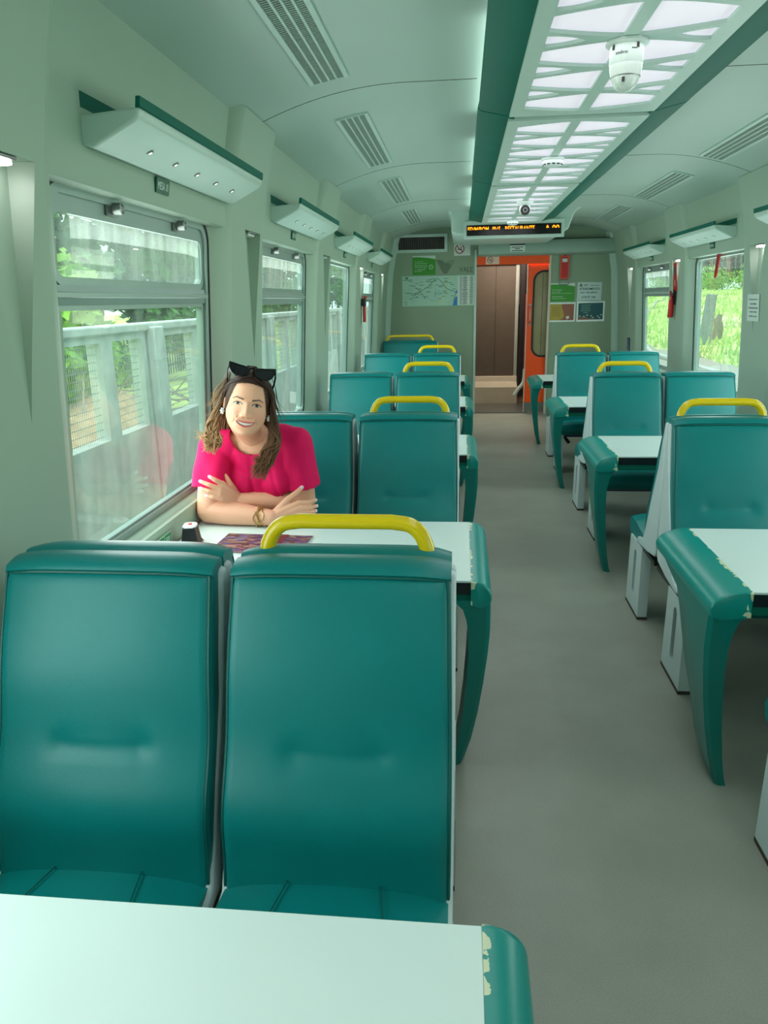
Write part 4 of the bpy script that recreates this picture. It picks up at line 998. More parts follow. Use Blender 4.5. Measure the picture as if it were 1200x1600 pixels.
# ------------------------------------------------------------------ the woman at the table
def person():
    V = Vector
    def capsule(b, p0, r0, p1, r1, n=20, k=5):
        p0, p1 = V(p0), V(p1); d = (p1-p0); t = d.normalized()
        a = V((0, 0, 1)) if abs(t.z) < .9 else V((1, 0, 0)); u = (a-t*a.dot(t)).normalized(); v = t.cross(u); L = []
        for i in range(k+1):
            an = -PI/2+PI/2*i/k; c, s_ = max(.02, math.cos(an)), math.sin(an); L.append([p0+t*(r0*s_)+(u*math.cos(2*PI*j/n)+v*math.sin(2*PI*j/n))*r0*c for j in range(n)])
        for i in range(k+1):
            an = PI/2*i/k; c, s_ = max(.02, math.cos(an)), math.sin(an); L.append([p1+t*(r1*s_)+(u*math.cos(2*PI*j/n)+v*math.sin(2*PI*j/n))*r1*c for j in range(n)])
        b.loft(L)
    def chain(b, pts, rs, n=16):
        for i in range(len(pts)-1): capsule(b, pts[i], rs[i], pts[i+1], rs[i+1], n)
    def remesh(b, vox, smooth=6, fac=.5):
        me = bpy.data.meshes.new('tmp'); me.from_pydata(b.v, [], b.f)
        bm = bmesh.new(); bm.from_mesh(me); bmesh.ops.recalc_face_normals(bm, faces=bm.faces); bm.to_mesh(me); bm.free()
        o = bpy.data.objects.new('tmp', me); C.objects.link(o)
        m = o.modifiers.new('r', 'REMESH'); m.mode = 'VOXEL'; m.voxel_size = vox
        if smooth: q = o.modifiers.new('s', 'SMOOTH'); q.factor = fac; q.iterations = smooth
        dg = bpy.context.evaluated_depsgraph_get(); dg.update()
        r = bpy.data.meshes.new_from_object(o.evaluated_get(dg)); bpy.data.objects.remove(o); bpy.data.meshes.remove(me); return r
    # --- head frame: x to the viewer's right, f towards the viewer, u up the face
    front = (V((0, 0, CAM_H))-V((-.742, 2.49, 1.125))).normalized(); front = (front+V((.0, 0, -.03))).normalized()
    r0 = (-front).cross(V((0, 0, 1))).normalized(); u0 = r0.cross(-front); ro = math.radians(12.0)
    hu = u0*math.cos(ro)+r0*math.sin(ro); hr = r0*math.cos(ro)-u0*math.sin(ro)
    HO = V((-.730, 2.47, 1.113))-front*.085
    def H(x, f, u): return HO+hr*x+front*f+hu*u
    us = [-.107, -.104, -.097, -.086, -.07, -.05, -.02, .02, .06, .092, .113, .124, .127]
    hw_ = [.012, .026, .037, .049, .060, .068, .0735, .0755, .071, .056, .036, .016, .004]
    ff = [.072, .080, .086, .0885, .089, .088, .087, .089, .083, .064, .040, .018, .004]
    fb = [.045, .035, .022, .005, -.03, -.065, -.09, -.10, -.094, -.074, -.048, -.024, -.006]
    def head_loop(u, add=0, n=40):
        a = np.interp(u, us, hw_)+add; q0 = np.interp(u, us, ff)+add; q1 = np.interp(u, us, fb)-add; cen = np.interp(u, [-.107, -.07, 0, .127], [.055, .03, .0, .0]); L = []
        for j in range(n):
            t = 2*PI*j/n; c, s_ = math.cos(t), math.sin(t)
            L.append(H(a*math.copysign(abs(c)**.92, c), cen+(q0-cen)*abs(s_)**1.0 if s_ > 0 else cen-(cen-q1)*abs(s_), u))
        return L
    B = MB()
    uu = list(np.linspace(-.107, .127, 40)); B.loft([head_loop(u) for u in uu])
    for s_ in (-1, 1):   # ears
        B.loft([[H(s_*(.070+.012*k), -.012+(.016-.004*k)*math.cos(a)-.004*math.sin(a), .002+.031*math.sin(a)*(1-.12*k)) for a in np.linspace(0, 2*PI, 17)[:-1]] for k in (0, .5, 1)])
    nb, ntop = V((-.768, 2.665, .975)), H(0, -.012, -.07)
    chain(B, [nb, (nb+ntop)/2, ntop], [.056, .050, .052], 24)
    tor = [((-.74, 2.83, .47), .165, .12), ((-.74, 2.815, .58), .155, .115), ((-.745, 2.78, .70), .135, .10), ((-.755, 2.735, .84), .150, .108), ((-.765, 2.70, .93), .148, .092), ((-.768, 2.685, .98), .095, .066), ((-.768, 2.675, 1.0), .06, .05)]
    def torso(b, add):
        L = []
        P = np.array([t[0] for t in tor]); A = np.array([t[1] for t in tor]); D = np.array([t[2] for t in tor]); ks = np.arange(len(tor))
        for k in np.linspace(0, len(tor)-1, 30):
            p = [np.interp(k, ks, P[:, i]) for i in range(3)]; a = np.interp(k, ks, A)+add; d = np.interp(k, ks, D)+add
            L.append([(p[0]+a*math.cos(t), p[1]+d*math.sin(t), p[2]+.35*d*math.sin(t)*.4) for t in np.linspace(0, 2*PI, 41)[:-1]])
        b.loft(L)
    torso(B, 0)
    SR, SL = V((-.915, 2.655, .925)), V((-.622, 2.685, .935))
    ER, EL = V((-.938, 2.585, .702)), V((-.602, 2.705, .715))
    capsule(B, (-.80, 2.685, .95), .05, SR, .052); capsule(B, (-.735, 2.695, .955), .05, SL, .052)
    chain(B, [SR, SR.lerp(ER, .5), ER], [.056, .055, .047], 24); chain(B, [SL, SL.lerp(EL, .5), EL], [.056, .054, .046], 24)
    WR, WL = V((-.695, 2.553, .686)), V((-.822, 2.615, .735))
    chain(B, [ER, ER.lerp(WR, .35), ER.lerp(WR, .75), WR], [.046, .046, .036, .030], 24)
    chain(B, [EL, EL.lerp(WL, .4), WL], [.044, .040, .028], 24)
    nails = []
    # her right hand, closed over the other upper arm
    kn = [V((-.592, 2.580, .735)), V((-.588, 2.575, .717)), V((-.590, 2.575, .699)), V((-.598, 2.578, .682))]
    tp = [V((-.540, 2.632, .733)), V((-.536, 2.628, .712)), V((-.540, 2.626, .693)), V((-.546, 2.624, .676))]
    for i in range(4):
        capsule(B, WR+V((.012, .002, .008-.006*i)), .0175, kn[i], .0115)
        mid = kn[i].lerp(tp[i], .52)+V((.006, -.016, .001)); chain(B, [kn[i], mid, tp[i]], [.0105, .0092, .0072], 12); nails.append((tp[i]+V((.002, -.002, 0)), .0085))
    th = [WR+V((.02, .012, .02)), V((-.632, 2.582, .750)), V((-.606, 2.592, .768)), V((-.584, 2.604, .789))]
    chain(B, th, [.016, .0125, .0105, .0078], 12); nails.append((th[3], .010))
    # her left hand, laid on the right upper arm with the fingers spread
    kn = [V((-.868, 2.548, .815)), V((-.876, 2.540, .798)), V((-.878, 2.537, .778)), V((-.874, 2.540, .759))]
    tp = [V((-.904, 2.520, .848)), V((-.941, 2.523, .830)), V((-.943, 2.523, .803)), V((-.925, 2.527, .775))]
    for i in range(4):
        capsule(B, WL+V((-.008, -.002, .012-.006*i)), .0165, kn[i], .0110)
        mid = kn[i].lerp(tp[i], .5)+V((0, -.010, .003)); chain(B, [kn[i], mid, tp[i]], [.0098, .0088, .0068], 12); nails.append((tp[i], .010))
    chain(B, [WL+V((-.012, .012, .012)), V((-.850, 2.590, .800)), V((-.868, 2.588, .835)), V((-.884, 2.580, .855))], [.014, .0115, .0098, .0075], 12)
    # hips and legs under the table
    for hx, kx in ((-.83, -.85), (-.66, -.64)):
        chain(B, [(hx, 2.82, .505), (kx, 2.42, .500), (kx, 2.44, .10)], [.082, .060, .040], 20); chain(B, [(kx, 2.45, .05), (kx, 2.30, .035)], [.038, .030], 16)
    me = remesh(B, .0023, 5)
    bm = bmesh.new(); bm.from_mesh(me)
    inv = Matrix((hr, front, hu))
    fs = [f for f in bm.faces if (lambda q: abs(q.x) < .068 and q.y > .035 and -.112 < q.z < .06)(inv @ (f.calc_center_median()-HO))]
    es = list({e for f in fs for e in f.edges}); bmesh.ops.subdivide_edges(bm, edges=es, cuts=1, use_grid_fill=True); bmesh.ops.triangulate(bm, faces=[f for f in bm.faces if len(f.verts) > 4])
    bm.to_mesh(me); bm.free()
    n = len(me.vertices); co = np.empty(n*3); me.vertices.foreach_get('co', co); co = co.reshape(-1, 3)
    loc = (co-np.array(HO)) @ np.array(inv).T; x, f, u = loc.T
    face = ((f > .02) & (np.abs(x) < .085) & (u > -.125) & (u < .13)).astype(float)
    ax = np.abs(x); G = lambda a, s_: np.exp(-(a/s_)**2)
    sstep = lambda a, lo, hi: np.clip((a-lo)/(hi-lo), 0, 1)**2*(3-2*np.clip((a-lo)/(hi-lo), 0, 1))
    d = np.zeros(n)
    t = np.clip((.008-u)/.045, 0, 1); nose_on = sstep(-u, -.016, .0)*(1-sstep(-u, .038, .047))
    d += nose_on*(.004+.016*t**1.3)*G(x, .0085+.006*t)
    d += .006*G(ax-.0135, .0065)*G(u+.037, .007)
    d -= .0085*G(ax-.032, .016)*G(u-.002, .0105)                       # eye hollows
    d += .0045*G(ax-.032, .0125)*G(u-.0, .0055)                         # eyeballs behind the lids
    d += .003*G(ax-.030, .022)*G(u-.019, .007)
    d += .0065*G(ax-.041, .017)*G(u+.036, .015)                         # smiling cheeks
    fold = .016+.021*np.clip((-u-.034)/.032, 0, 1); d -= .0022*G(ax-fold-.004, .0035)*sstep(-u, .034, .042)*(1-sstep(-u, .066, .076))
    mc = -.0665+8.2*x*x; inm = 1-sstep(ax, .029, .036)                   # smile curve
    d += .0030*G(u-mc, .016)*inm
    d += .0030*G(u-(mc+.0078-.002*ax/.03), .0036)*inm + .0038*G(u-(mc-.0080+.004*(ax/.03)**2), .0042)*inm
    op = (.0046*(1-(ax/.033)**2)).clip(0); d -= .0022*(np.abs(u-mc) < op*.95)*inm
    d -= .0016*G(ax-.0345, .004)*G(u-mc, .005)
    d += .004*G(x, .016)*G(u+.098, .010); d -= .0025*G(x, .02)*G(u+.083, .005)
    co += np.outer(d*face, np.array(front)); me.vertices.foreach_set('co', co.ravel())
    # natural colours of skin, lips, teeth, brows, lashes and nails, plus nostril shade painted dark
    col = np.tile(np.array(lin((226, 168, 138))), (n, 1))
    def paint(mask, rgb, k=1.0):
        m_ = (np.clip(mask, 0, 1)*k)[:, None]; col[:] = col*(1-m_)+np.array(lin(rgb))*m_
    paint(face*G(ax-.043, .018)*G(u+.034, .017), (232, 140, 128), .35)
    lip = inm*face*((np.abs(u-mc) < op+.0062*(1-.55*(ax/.034)**2)) & (ax < .0335)); paint(lip, (196, 84, 92), .85)
    paint(face*((np.abs(u-mc) < op) & (ax < .0315)), (70, 24, 26)); paint(face*((np.abs(u-mc-.0006) < op*.84) & (ax < .0275)), (228, 222, 210))
    ey = u-.0005-.05*0; ew = (ax-.032)/.0150; lidu = .0056*(1-ew**2); lidl = -.0036*(1-ew**2)
    inside = (np.abs(ew) < 1) & (u < lidu+.001) & (u > lidl+.001)
    paint(face*inside, (206, 196, 188)); paint(face*inside*(((ax-.0325)**2+(u-.0018)**2) < .0056**2), (46, 28, 20)); paint(face*inside*(((ax-.0325)**2+(u-.0018)**2) < .0024**2), (14, 10, 10))
    paint(face*(np.abs(ew) < 1.12)*(np.abs(u-.0016-.0056*(1-ew**2)) < .0017), (30, 20, 18), .95); paint(face*(np.abs(ew) < 1.0)*(np.abs(u-.0010-lidl) < .0008), (110, 74, 62), .7)
    bl = .0175+.0050*np.clip((ax-.016)/.022, 0, 1)-.0075*np.clip((ax-.040)/.014, 0, 1); paint(face*(ax > .014)*(ax < .053)*np.clip(1.4-np.abs(u-bl)/(.0030-.0015*np.clip((ax-.034)/.02, 0, 1)), 0, 1), (74, 48, 36), .95)
    paint(face*(((x+.052)**2+(u+.006)**2) < .0016**2), (70, 44, 34))
    paint(face*G(ax-.0085, .0035)*G(u+.0435, .0022), (120, 60, 50), .7)  # nostril shade painted into the skin colour
    for p, r_ in nails:
        dd = np.linalg.norm(co-np.array(p), axis=1); paint(((dd < r_) & (co[:, 1] < p.y+.001)).astype(float), (226, 200, 214), .9)
    at = me.color_attributes.new('skin', 'FLOAT_COLOR', 'POINT'); at.data.foreach_set('color', np.concatenate([col, np.ones((n, 1))], 1).ravel())
    ms = mat('skin', (226, 168, 138), .45, var=0, spec=.4, bump=.05, bscale=500); a = ms.node_tree.nodes.new('ShaderNodeAttribute'); a.attribute_name = 'skin'
    ms.node_tree.links.new(a.outputs['Color'], ms.node_tree.nodes['Principled BSDF'].inputs['Base Color'])
    me.materials.clear(); me.materials.append(ms); me.polygons.foreach_set('use_smooth', [True]*len(me.polygons)); me.name = 'person'
    P = bpy.data.objects.new('person', me); C.objects.link(P); tag(P, 'smiling woman in a crimson shirt leaning on the table with folded arms', 'person')
    # --- shirt
    S = MB(); torso(S, .012)
    for bx in (-.822, -.695): capsule(S, (bx, 2.680, .825), .068, (bx+.002, 2.668, .800), .064)
    capsule(S, (-.80, 2.685, .95), .064, SR, .066); capsule(S, (-.735, 2.695, .955), .064, SL, .066)
    chain(S, [SR, SR.lerp(ER, .35), SR.lerp(ER, .82)], [.067, .071, .073], 24); chain(S, [SL, SL.lerp(EL, .35), SL.lerp(EL, .9)], [.067, .070, .072], 24)
    sm = remesh(S, .0042, 8); bm = bmesh.new(); bm.from_mesh(sm); kill = []
    def along(p, a, c): dd = c-a; t_ = (p-a).dot(dd)/dd.length_squared; return t_, (p-(a+dd*t_)).length
    for v in bm.verts:
        p = v.co; q = p-V((-.764, 2.615, 1.020))
        if (q.x/.090)**2+(q.y/.105)**2+(q.z/.108)**2 < 1 or p.z < .50: kill.append(v); continue
        for a_, e_, te in ((SR, ER, .66), (SL, EL, .74)):
            t_, dist = along(p, a_, e_)
            if t_ > te and dist < .10 and (p.x < -.87 or p.x > -.665): kill.append(v); break
    bmesh.ops.delete(bm, geom=kill, context='VERTS'); bm.normal_update()
    for v in bm.verts:
        p = v.co; cx = p.x+.762
        w_ = .0045*math.sin(62*p.x+9*p.z+2.0*math.sin(14*p.z))*max(0, min(1, (.95-p.z)/.15)) + .003*math.sin(40*p.z-55*p.x)*math.exp(-((abs(cx)-.14)/.04)**2)
        for fx, ang in ((-.85, .35), (-.70, -.25), (-.775, .06)): w_ -= .006*math.exp(-((p.x-fx-ang*(p.z-.85))/.010)**2)*max(0, min(1, (.93-p.z)/.08))
        v.co = p+v.normal*w_
    bm.to_mesh(sm); bm.free(); sm.materials.clear(); sm.materials.append(mat('crimson_cotton', (214, 14, 86), .75, var=.05, scale=30, bump=.15, bscale=900, spec=.2)); sm.polygons.foreach_set('use_smooth', [True]*len(sm.polygons))
    so = bpy.data.objects.new('shirt', sm); C.objects.link(so); so.parent = P; md = so.modifiers.new('cloth', 'SOLIDIFY'); md.thickness = .003; md.offset = 1
    # --- trousers
    T = MB()
    for hx, kx in ((-.83, -.85), (-.66, -.64)): chain(T, [(hx, 2.82, .512), (kx, 2.41, .505), (kx, 2.44, .12)], [.090, .068, .058], 20)
    capsule(T, (-.80, 2.84, .53), .105, (-.68, 2.84, .53), .105)
    tm = remesh(T, .008, 4); tm.materials.clear(); tm.materials.append(mat('dark_denim', (36, 44, 64), .8)); tm.polygons.foreach_set('use_smooth', [True]*len(tm.polygons))
    to = bpy.data.objects.new('trousers', tm); C.objects.link(to); to.parent = P
    # --- hair: a cap and many tapering locks
    rnd = random.Random(3); hb = MB(); hc = []
    def addc(k, c0, c1=None, per=None):
        pass
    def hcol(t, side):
        ra, ti = V(lin((58, 40, 32))), V(lin((176, 136, 96)) if side < 0 else lin((118, 82, 58)))  # dyed tips; the lit left side is painted paler than the right
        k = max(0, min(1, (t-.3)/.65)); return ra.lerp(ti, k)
    caps = []; uu = np.linspace(-.06, .127, 90)
    for u_ in uu: caps.append(head_loop(u_, .0028, 110))
    nn = len(caps[0]); base = len(hb.v); hb.loft(caps, True, True)
    # drop cap faces in front of the hairline
    hl = lambda x_: .074-3.2*x_*x_-18*max(0, abs(x_)-.045)**1.5
    keepf = []
    for fc in hb.f:
        c_ = sum((V(hb.v[i]) for i in fc), V())/len(fc); q = inv @ (c_-HO)
        if q.y > -.015 and q.z < hl(q.x)+max(0, .03-q.y)*-1.6: continue
        keepf.append(fc)
    hb.f = keepf; hb.m = [0]*len(keepf); hcl = [hcol(0.1, 1)]*len(hb.v)
    def lock(pts, r_, side, t0=0.0, shade=1.0):
        P_ = crom(pts, 5); k = len(P_); rs = [r_*(.7+.5*math.sin(PI*min(1, i/(k-1)*1.1))**.8)*(1-.75*max(0, (i/(k-1)-.65)/.35)) for i in range(k)]
        b0 = len(hb.v); hb.tube(P_, rs, 6)
        for i in range(k): hcl.extend([hcol(t0+(1-t0)*i/(k-1), side)*shade]*6)
    for i in range(470):
        side = -1 if rnd.random() < .5 else 1
        g = rnd.random(); f0 = .066-.135*g; top = float(np.interp(abs(f0), [0, .05, .075, .10], [.130, .108, .088, .05])) if f0 > 0 else float(np.interp(-f0, [0, .05, .075], [.131, .112, .085]))
        j = lambda a: rnd.uniform(-a, a); px_ = .006
        if side < 0:     # swept behind the ear, ends flick outward over the shoulder
            p = [(px_-.002, f0, top+.004), (-.040+j(.004), f0*.86+.004, top-.018-.02*g), (-.0785+j(.003), f0*.45-.016+j(.004), .040+j(.012)), (-.087+j(.009), -.038+j(.014)-.02*g, -.010+j(.01)),
                 (-.098+j(.018), -.026+j(.022), -.060+j(.01)), (-.108+j(.022), -.004+j(.026), -.105+j(.012)), (-.096+j(.03), .020+j(.026), -.142+j(.016)), (-.078-abs(j(.06)), .030+j(.025), -.162+j(.03))]
            if rnd.random() < .22: p[-1] = (-.140+j(.03), .0+j(.02), -.135+j(.02))
        else:
            p = [(px_+.002, f0, top+.004), (.043+j(.004), f0*.90+.006, top-.016-.018*g), (.078+j(.003), f0*.62-.004+j(.004), .046+j(.012)), (.091+j(.007), f0*.35-.004+j(.010), -.010+j(.01)),
                 (.104+j(.016), .002+j(.018), -.070+j(.01)), (.112+j(.024), .010+j(.022), -.120+j(.012)), (.094+j(.026), .034+j(.022), -.175+j(.02)), (.070+j(.030), .052+j(.02), -.215+j(.04))]
        lock([H(*q) for q in p], rnd.uniform(.0022, .0048), side, 0, rnd.uniform(.75, 1.25))
    for i in range(120):     # back of the head, falling behind the neck
        a = rnd.uniform(-1, 1); p = [(a*.01, -.03, .132), (a*.05, -.085, .085), (a*.078, -.106+.03*abs(a), .02), (a*.088, -.115+.03*abs(a), -.04), (a*.092, -.13, -.09), (a*.092, -.14, -.125)]
        lock([H(q[0]+rnd.uniform(-.006, .006), q[1]+rnd.uniform(-.006, .006), q[2]) for q in p], .006, 1, 0, rnd.uniform(.7, 1.1))
    for i in range(46):      # loose flyaway strands
        s_ = rnd.choice((-1, -1, 1)); z0 = rnd.uniform(-.02, .08); p = [(s_*.07, -.02, z0+.03), (s_*.088, -.02+rnd.uniform(-.02, .02), z0), (s_*(.10+rnd.uniform(0, .02)), rnd.uniform(-.03, .03), z0-.05), (s_*(.105+rnd.uniform(0, .05)), rnd.uniform(-.03, .03), z0-.09)]
        lock([H(*q) for q in p], .0009, s_, .35)
    hm = mat('hair_fibre', (90, 62, 46), .6, var=0, spec=.2); a = hm.node_tree.nodes.new('ShaderNodeAttribute'); a.attribute_name = 'tint'; hm.node_tree.links.new(a.outputs['Color'], hm.node_tree.nodes['Principled BSDF'].inputs['Base Color'])
    ho = hb.build('hair', hm, P, angle=80); at = ho.data.color_attributes.new('tint', 'FLOAT_COLOR', 'POINT'); at.data.foreach_set('color', [q for c_ in hcl for q in (*c_, 1)])
    # --- earrings and bracelets
    pearl = mat('pearl', (232, 232, 224), .15, metal=.3); gold = mat('gold', (206, 180, 110), .25, metal=.9)
    for s_ in (-1, 1):
        b = MB()
        for cx, cu, rr in [(0, 0, .0058)]+[(.0085*math.cos(2*PI*k/6), .0085*math.sin(2*PI*k/6), .0042) for k in range(6)]:
            c_ = H(s_*.0795+s_*.002+cx*.6, .006+(.004 if s_ < 0 else .010), -.036+cu); b.loft([[c_+hr*(rr*math.sin(p_)*math.cos(q))+hu*(rr*math.sin(p_)*math.sin(q))+front*(rr*math.cos(p_)) for q in np.linspace(0, 2*PI, 9)[:-1]] for p_ in np.linspace(.05, PI-.05, 7)])
        b.build('earring', pearl, P)
    ad = (WR-ER).normalized(); av = V((0, 0, 1))-ad*ad.z; av.normalize(); aw = ad.cross(av)
    for k, tt in enumerate((.80, .835, .86, .91)):
        c_ = ER.lerp(WR, tt); rr = .0385-.0065*(tt-.75)/.2+.001; b = MB()
        b.tube([c_+ad*(.0055*math.sin(a*(4 if k % 2 else 3)+k))+(av*math.cos(a)+aw*math.sin(a))*rr for a in np.linspace(0, 2*PI, 49)[:-1]], .0016, 6, closed=True)
        for a in np.linspace(0, 2*PI, 8)[:-1]:
            q = c_+(av*math.cos(a+k)+aw*math.sin(a+k))*(rr+.001)
            if k != 3: b.loft([[q+V((.0026*math.sin(p_)*math.cos(t_), .0026*math.sin(p_)*math.sin(t_), .0026*math.cos(p_))) for t_ in np.linspace(0, 2*PI, 7)[:-1]] for p_ in (.05, .8, 1.57, 2.3, 3.09)])
        o = b.build('bracelet', gold, P)
    # --- sunglasses pushed up on her hair
    g = thing('sunglasses', 'black cat-eye sunglasses pushed up on the woman\'s hair', 'sunglasses', H(0, .064, .112))
    gn = (front*.80+hu*.60).normalized(); gu = hr.cross(-gn).normalized(); M = basis(hr, gu, (0, 0, 0))
    blk = mat('gloss_black_frame', (12, 12, 14), .15, var=0); ln = mat('dark_lens', (22, 20, 26), .05, var=0)
    for s_ in (-1, 1):
        oL = [(s_*x_, y_) for x_, y_ in ((.008, .010), (.020, .020), (.045, .024), (.078, .030), (.080, .020), (.074, -.004), (.060, -.020), (.036, -.024), (.016, -.016), (.008, -.002))]
        cen = V((s_*.042, .0)); iL = [tuple(cen+(V(p)-cen)*.80) for p in oL]
        sm_ = lambda L: [(p.x, p.y) for p in crom([(x_, y_, 0) for x_, y_ in L]+[(L[0][0], L[0][1], 0)], 3)[:-1]]
        curve_fill('lens_rim', [sm_(oL), sm_(iL)], .005, blk, M, g); curve_fill('lens', [sm_(iL)], .002, ln, M, g)
        b = MB(); b.tube(crom([M @ V((s_*.078, .022, 0)), M @ V((s_*.082, .012, -.02)), V(H(s_*.082, .0, .080))-g.location, V(H(s_*.074, -.04, .045))-g.location]), .0032, 6); b.build('temple_arm', blk, g)
    b = MB(); b.tube([M @ V(p) for p in ((-.010, .012, .001), (0, .016, .003), (.010, .012, .001))], .003, 6); b.build('bridge', blk, g)
person()

# ------------------------------------------------------------------ outside
def outside():
    rnd = random.Random(11)
    mg = mat('meadow_grass', (186, 204, 124), .9, var=.35, scale=.7, spec=.1); mb = mat('ballast_stone', (150, 150, 138), .9, var=.4, scale=30, bump=.6, bscale=60)
    def ground(name, fx, x0, x1, y0, y1, nx, ny, m, z=0):
        b = MB(); vs = [(x0+(x1-x0)*i/nx, y0+(y1-y0)*j/ny, fx(x0+(x1-x0)*i/nx, y0+(y1-y0)*j/ny)) for j in range(ny+1) for i in range(nx+1)]
        b.add(vs, [(j*(nx+1)+i, j*(nx+1)+i+1, (j+1)*(nx+1)+i+1, (j+1)*(nx+1)+i) for j in range(ny) for i in range(nx)]); return struct(b.build(name, m, fix=False))
    wob = lambda x, y: .10*math.sin(x*.9+y*.31)+.08*math.sin(y*.7-x*.4)
    smt = lambda a, lo, hi: (lambda t: t*t*(3-2*t))(max(0, min(1, (a-lo)/(hi-lo))))
    zr = lambda x, y: -1.02+2.9*smt(x, 9, 32)+wob(x, y)*smt(x, 8, 12)
    ground('ground_ballast', lambda x, y: -1.0+.03*math.sin(9*x)*math.sin(7*y), 2.2, 9.6, -20, 120, 40, 200, mb)
    ground('ground_meadow', zr, 9.2, 70, -20, 190, 60, 120, mg)
    zl = lambda x, y: -1.0+.9*smt(-x, 7, 22)+.5*wob(x, y)
    ground('ground_verge', zl, -60, -2.7, -20, 150, 60, 110, mg)
    ground('ground_track', lambda x, y: -1.05, -2.8, 2.3, -20, 120, 4, 20, mb)
    # concrete fence panels with wire mesh, parallel to the track
    mc = mat('pale_concrete', (198, 206, 200), .85, var=.16, scale=5, bump=.3, bscale=40); mw = mat('wire', (170, 178, 176), .5, metal=.4)
    X = -2.4; Lp = 1.79
    r = thing('concrete_fence_panel', 'x', 'fence panel', (X, 0, -1.0), 0, 'concrete fence panels along the track')
    h0, h1 = 1.555, 2.21; ht = 2.31
    holes = [[(.38, h0), (1.05, h0), (1.05, h1), (.38, h1)], [(1.22, h0), (1.71, h0), (1.71, h1), (1.22, h1)]]
    curve_fill('slab', [[(0.008, 0), (Lp-.008, 0), (Lp-.008, ht), (0.008, ht)]]+holes, .10, mc, basis((0, 1, 0), (0, 0, 1), (-.05, 0, 0)), r)
    b = MB(); b.box((-.13, .004, ht-.05), (.03, Lp-.004, ht+.01)); b.build('coping', mc, r, bevel=.012)
    b = MB(); b.box((0, .01, 0), (.07, .20, ht-.02)); b.build('post', mc, r, bevel=.012)
    for k, (ya, yb) in enumerate(((.38, 1.05), (1.22, 1.71))):
        b = MB()
        for i in range(13): z = h0+(h1-h0)*(i+.5)/13; b.box((-.052, ya, z-.0018), (-.048, yb, z+.0018))
        n = int((yb-ya)/.025)
        for i in range(1, n): y = ya+(yb-ya)*i/n; b.box((-.050, y-.0012, h0), (-.047, y+.0012, h1))
        b.build('wire_mesh', mw, r)
    ordn = ('first', 'second', 'third', 'fourth', 'fifth', 'sixth', 'seventh', 'eighth', 'ninth', 'tenth', 'eleventh', 'twelfth', 'thirteenth', 'fourteenth', 'fifteenth', 'sixteenth', 'seventeenth', 'eighteenth', 'nineteenth', 'twentieth', 'twenty-first')
    for i in range(12):
        y = 3.76+Lp*(i-1); lab = 'pale concrete fence panel outside the left windows, %s along from the near end' % ordn[i]
        if i == 0: r.location.y = y; r['label'] = lab
        else: dup(r, (X, y, -1.0), None, lab)
    # earth heap with dead branches behind the fence
    b = MB(); n = 28; vs = []; fs = []
    for j in range(n+1):
        for i in range(n+1):
            u, v = -1+2*i/n, -1+2*j/n; hgt = max(0, 1-u*u-v*v)**1.1*(.78+.12*math.sin(7*u+3*v)+.10*math.sin(11*v)); vs.append((u*1.9, v*3.4, hgt-.06))
    fs = [(j*(n+1)+i, j*(n+1)+i+1, (j+1)*(n+1)+i+1, (j+1)*(n+1)+i) for j in range(n) for i in range(n)]; b.add(vs, fs)
    o = b.build('earth_heap', mat('bare_earth', (186, 156, 124), .95, var=.25, scale=4, bump=.6, bscale=12), fix=False); o.location = (-6.6, 12.5, -.90); tag(o, 'heap of bare brown earth behind the fence, seen through the nearest left window', 'earth heap')
    b = MB()
    for i in range(70):
        p = Vector((rnd.uniform(-1.6, 1.6), rnd.uniform(-2.6, 2.6), rnd.uniform(.05, .6))); d = Vector((rnd.uniform(-1, 1), rnd.uniform(-1, 1), rnd.uniform(-.1, .35))).normalized(); L = rnd.uniform(.5, 1.6)
        b.tube([p, p+d*L*.5+Vector((0, 0, rnd.uniform(-.05, .08))), p+d*L], [.022, .015, .006], 5)
    o = b.build('branch_pile', mat('dead_wood', (150, 142, 128), .9, var=.2)); o.location = (-5.2, 14.2, -.75); tag(o, 'pile of grey dead branches behind the fence', 'branches', kind='stuff')
    # dark picket fence further back on the left
    b = MB()
    for i in range(120): b.box((-.02, .22*i, 0), (.02, .22*i+.06, 1.35))
    b.box((-.03, 0, .25), (.03, 26.4, .31)); b.box((-.03, 0, 1.05), (.03, 26.4, 1.11)); o = b.build('picket_fence', mat('dark_fence_wood', (70, 80, 78), .8)); o.location = (-9.6, 9, -.75); tag(o, 'dark picket fence at the foot of the trees outside the left windows', 'fence')
    # trees
    ml = [mat('leaf_bright', (132, 178, 66), .7, var=.35, scale=3, spec=.2), mat('leaf_mid', (70, 122, 60), .7, var=.35, scale=3, spec=.2), mat('leaf_dark', (44, 84, 62), .7, var=.3, scale=3, spec=.2)]; mt = mat('tree_bark', (84, 76, 64), .9, var=.25)
    def tree(x, y, z, h, w_, kind, lab, grp, name='tree', nl=2200, low=.15):
        r = thing(name, lab, 'tree' if name == 'tree' else 'bush', (x, y, z), 0, grp); b = MB()
        if name == 'tree':
            b.tube(crom([(0, 0, -.2), (rnd.uniform(-.1, .1), rnd.uniform(-.1, .1), h*.3), (rnd.uniform(-.3, .3), rnd.uniform(-.3, .3), h*.75)]), [max(.04, .02*h*(1-.1*i)) for i in range(17)][:17], 8)
            b.build('trunk', mt, r); b = MB()
        blobs = [(rnd.uniform(-.6, .6)*w_, rnd.uniform(-.6, .6)*w_, rnd.uniform(low, .88)*h, rnd.uniform(.25, .45)*w_) for _ in range(11)]
        ls = .055*h+.08
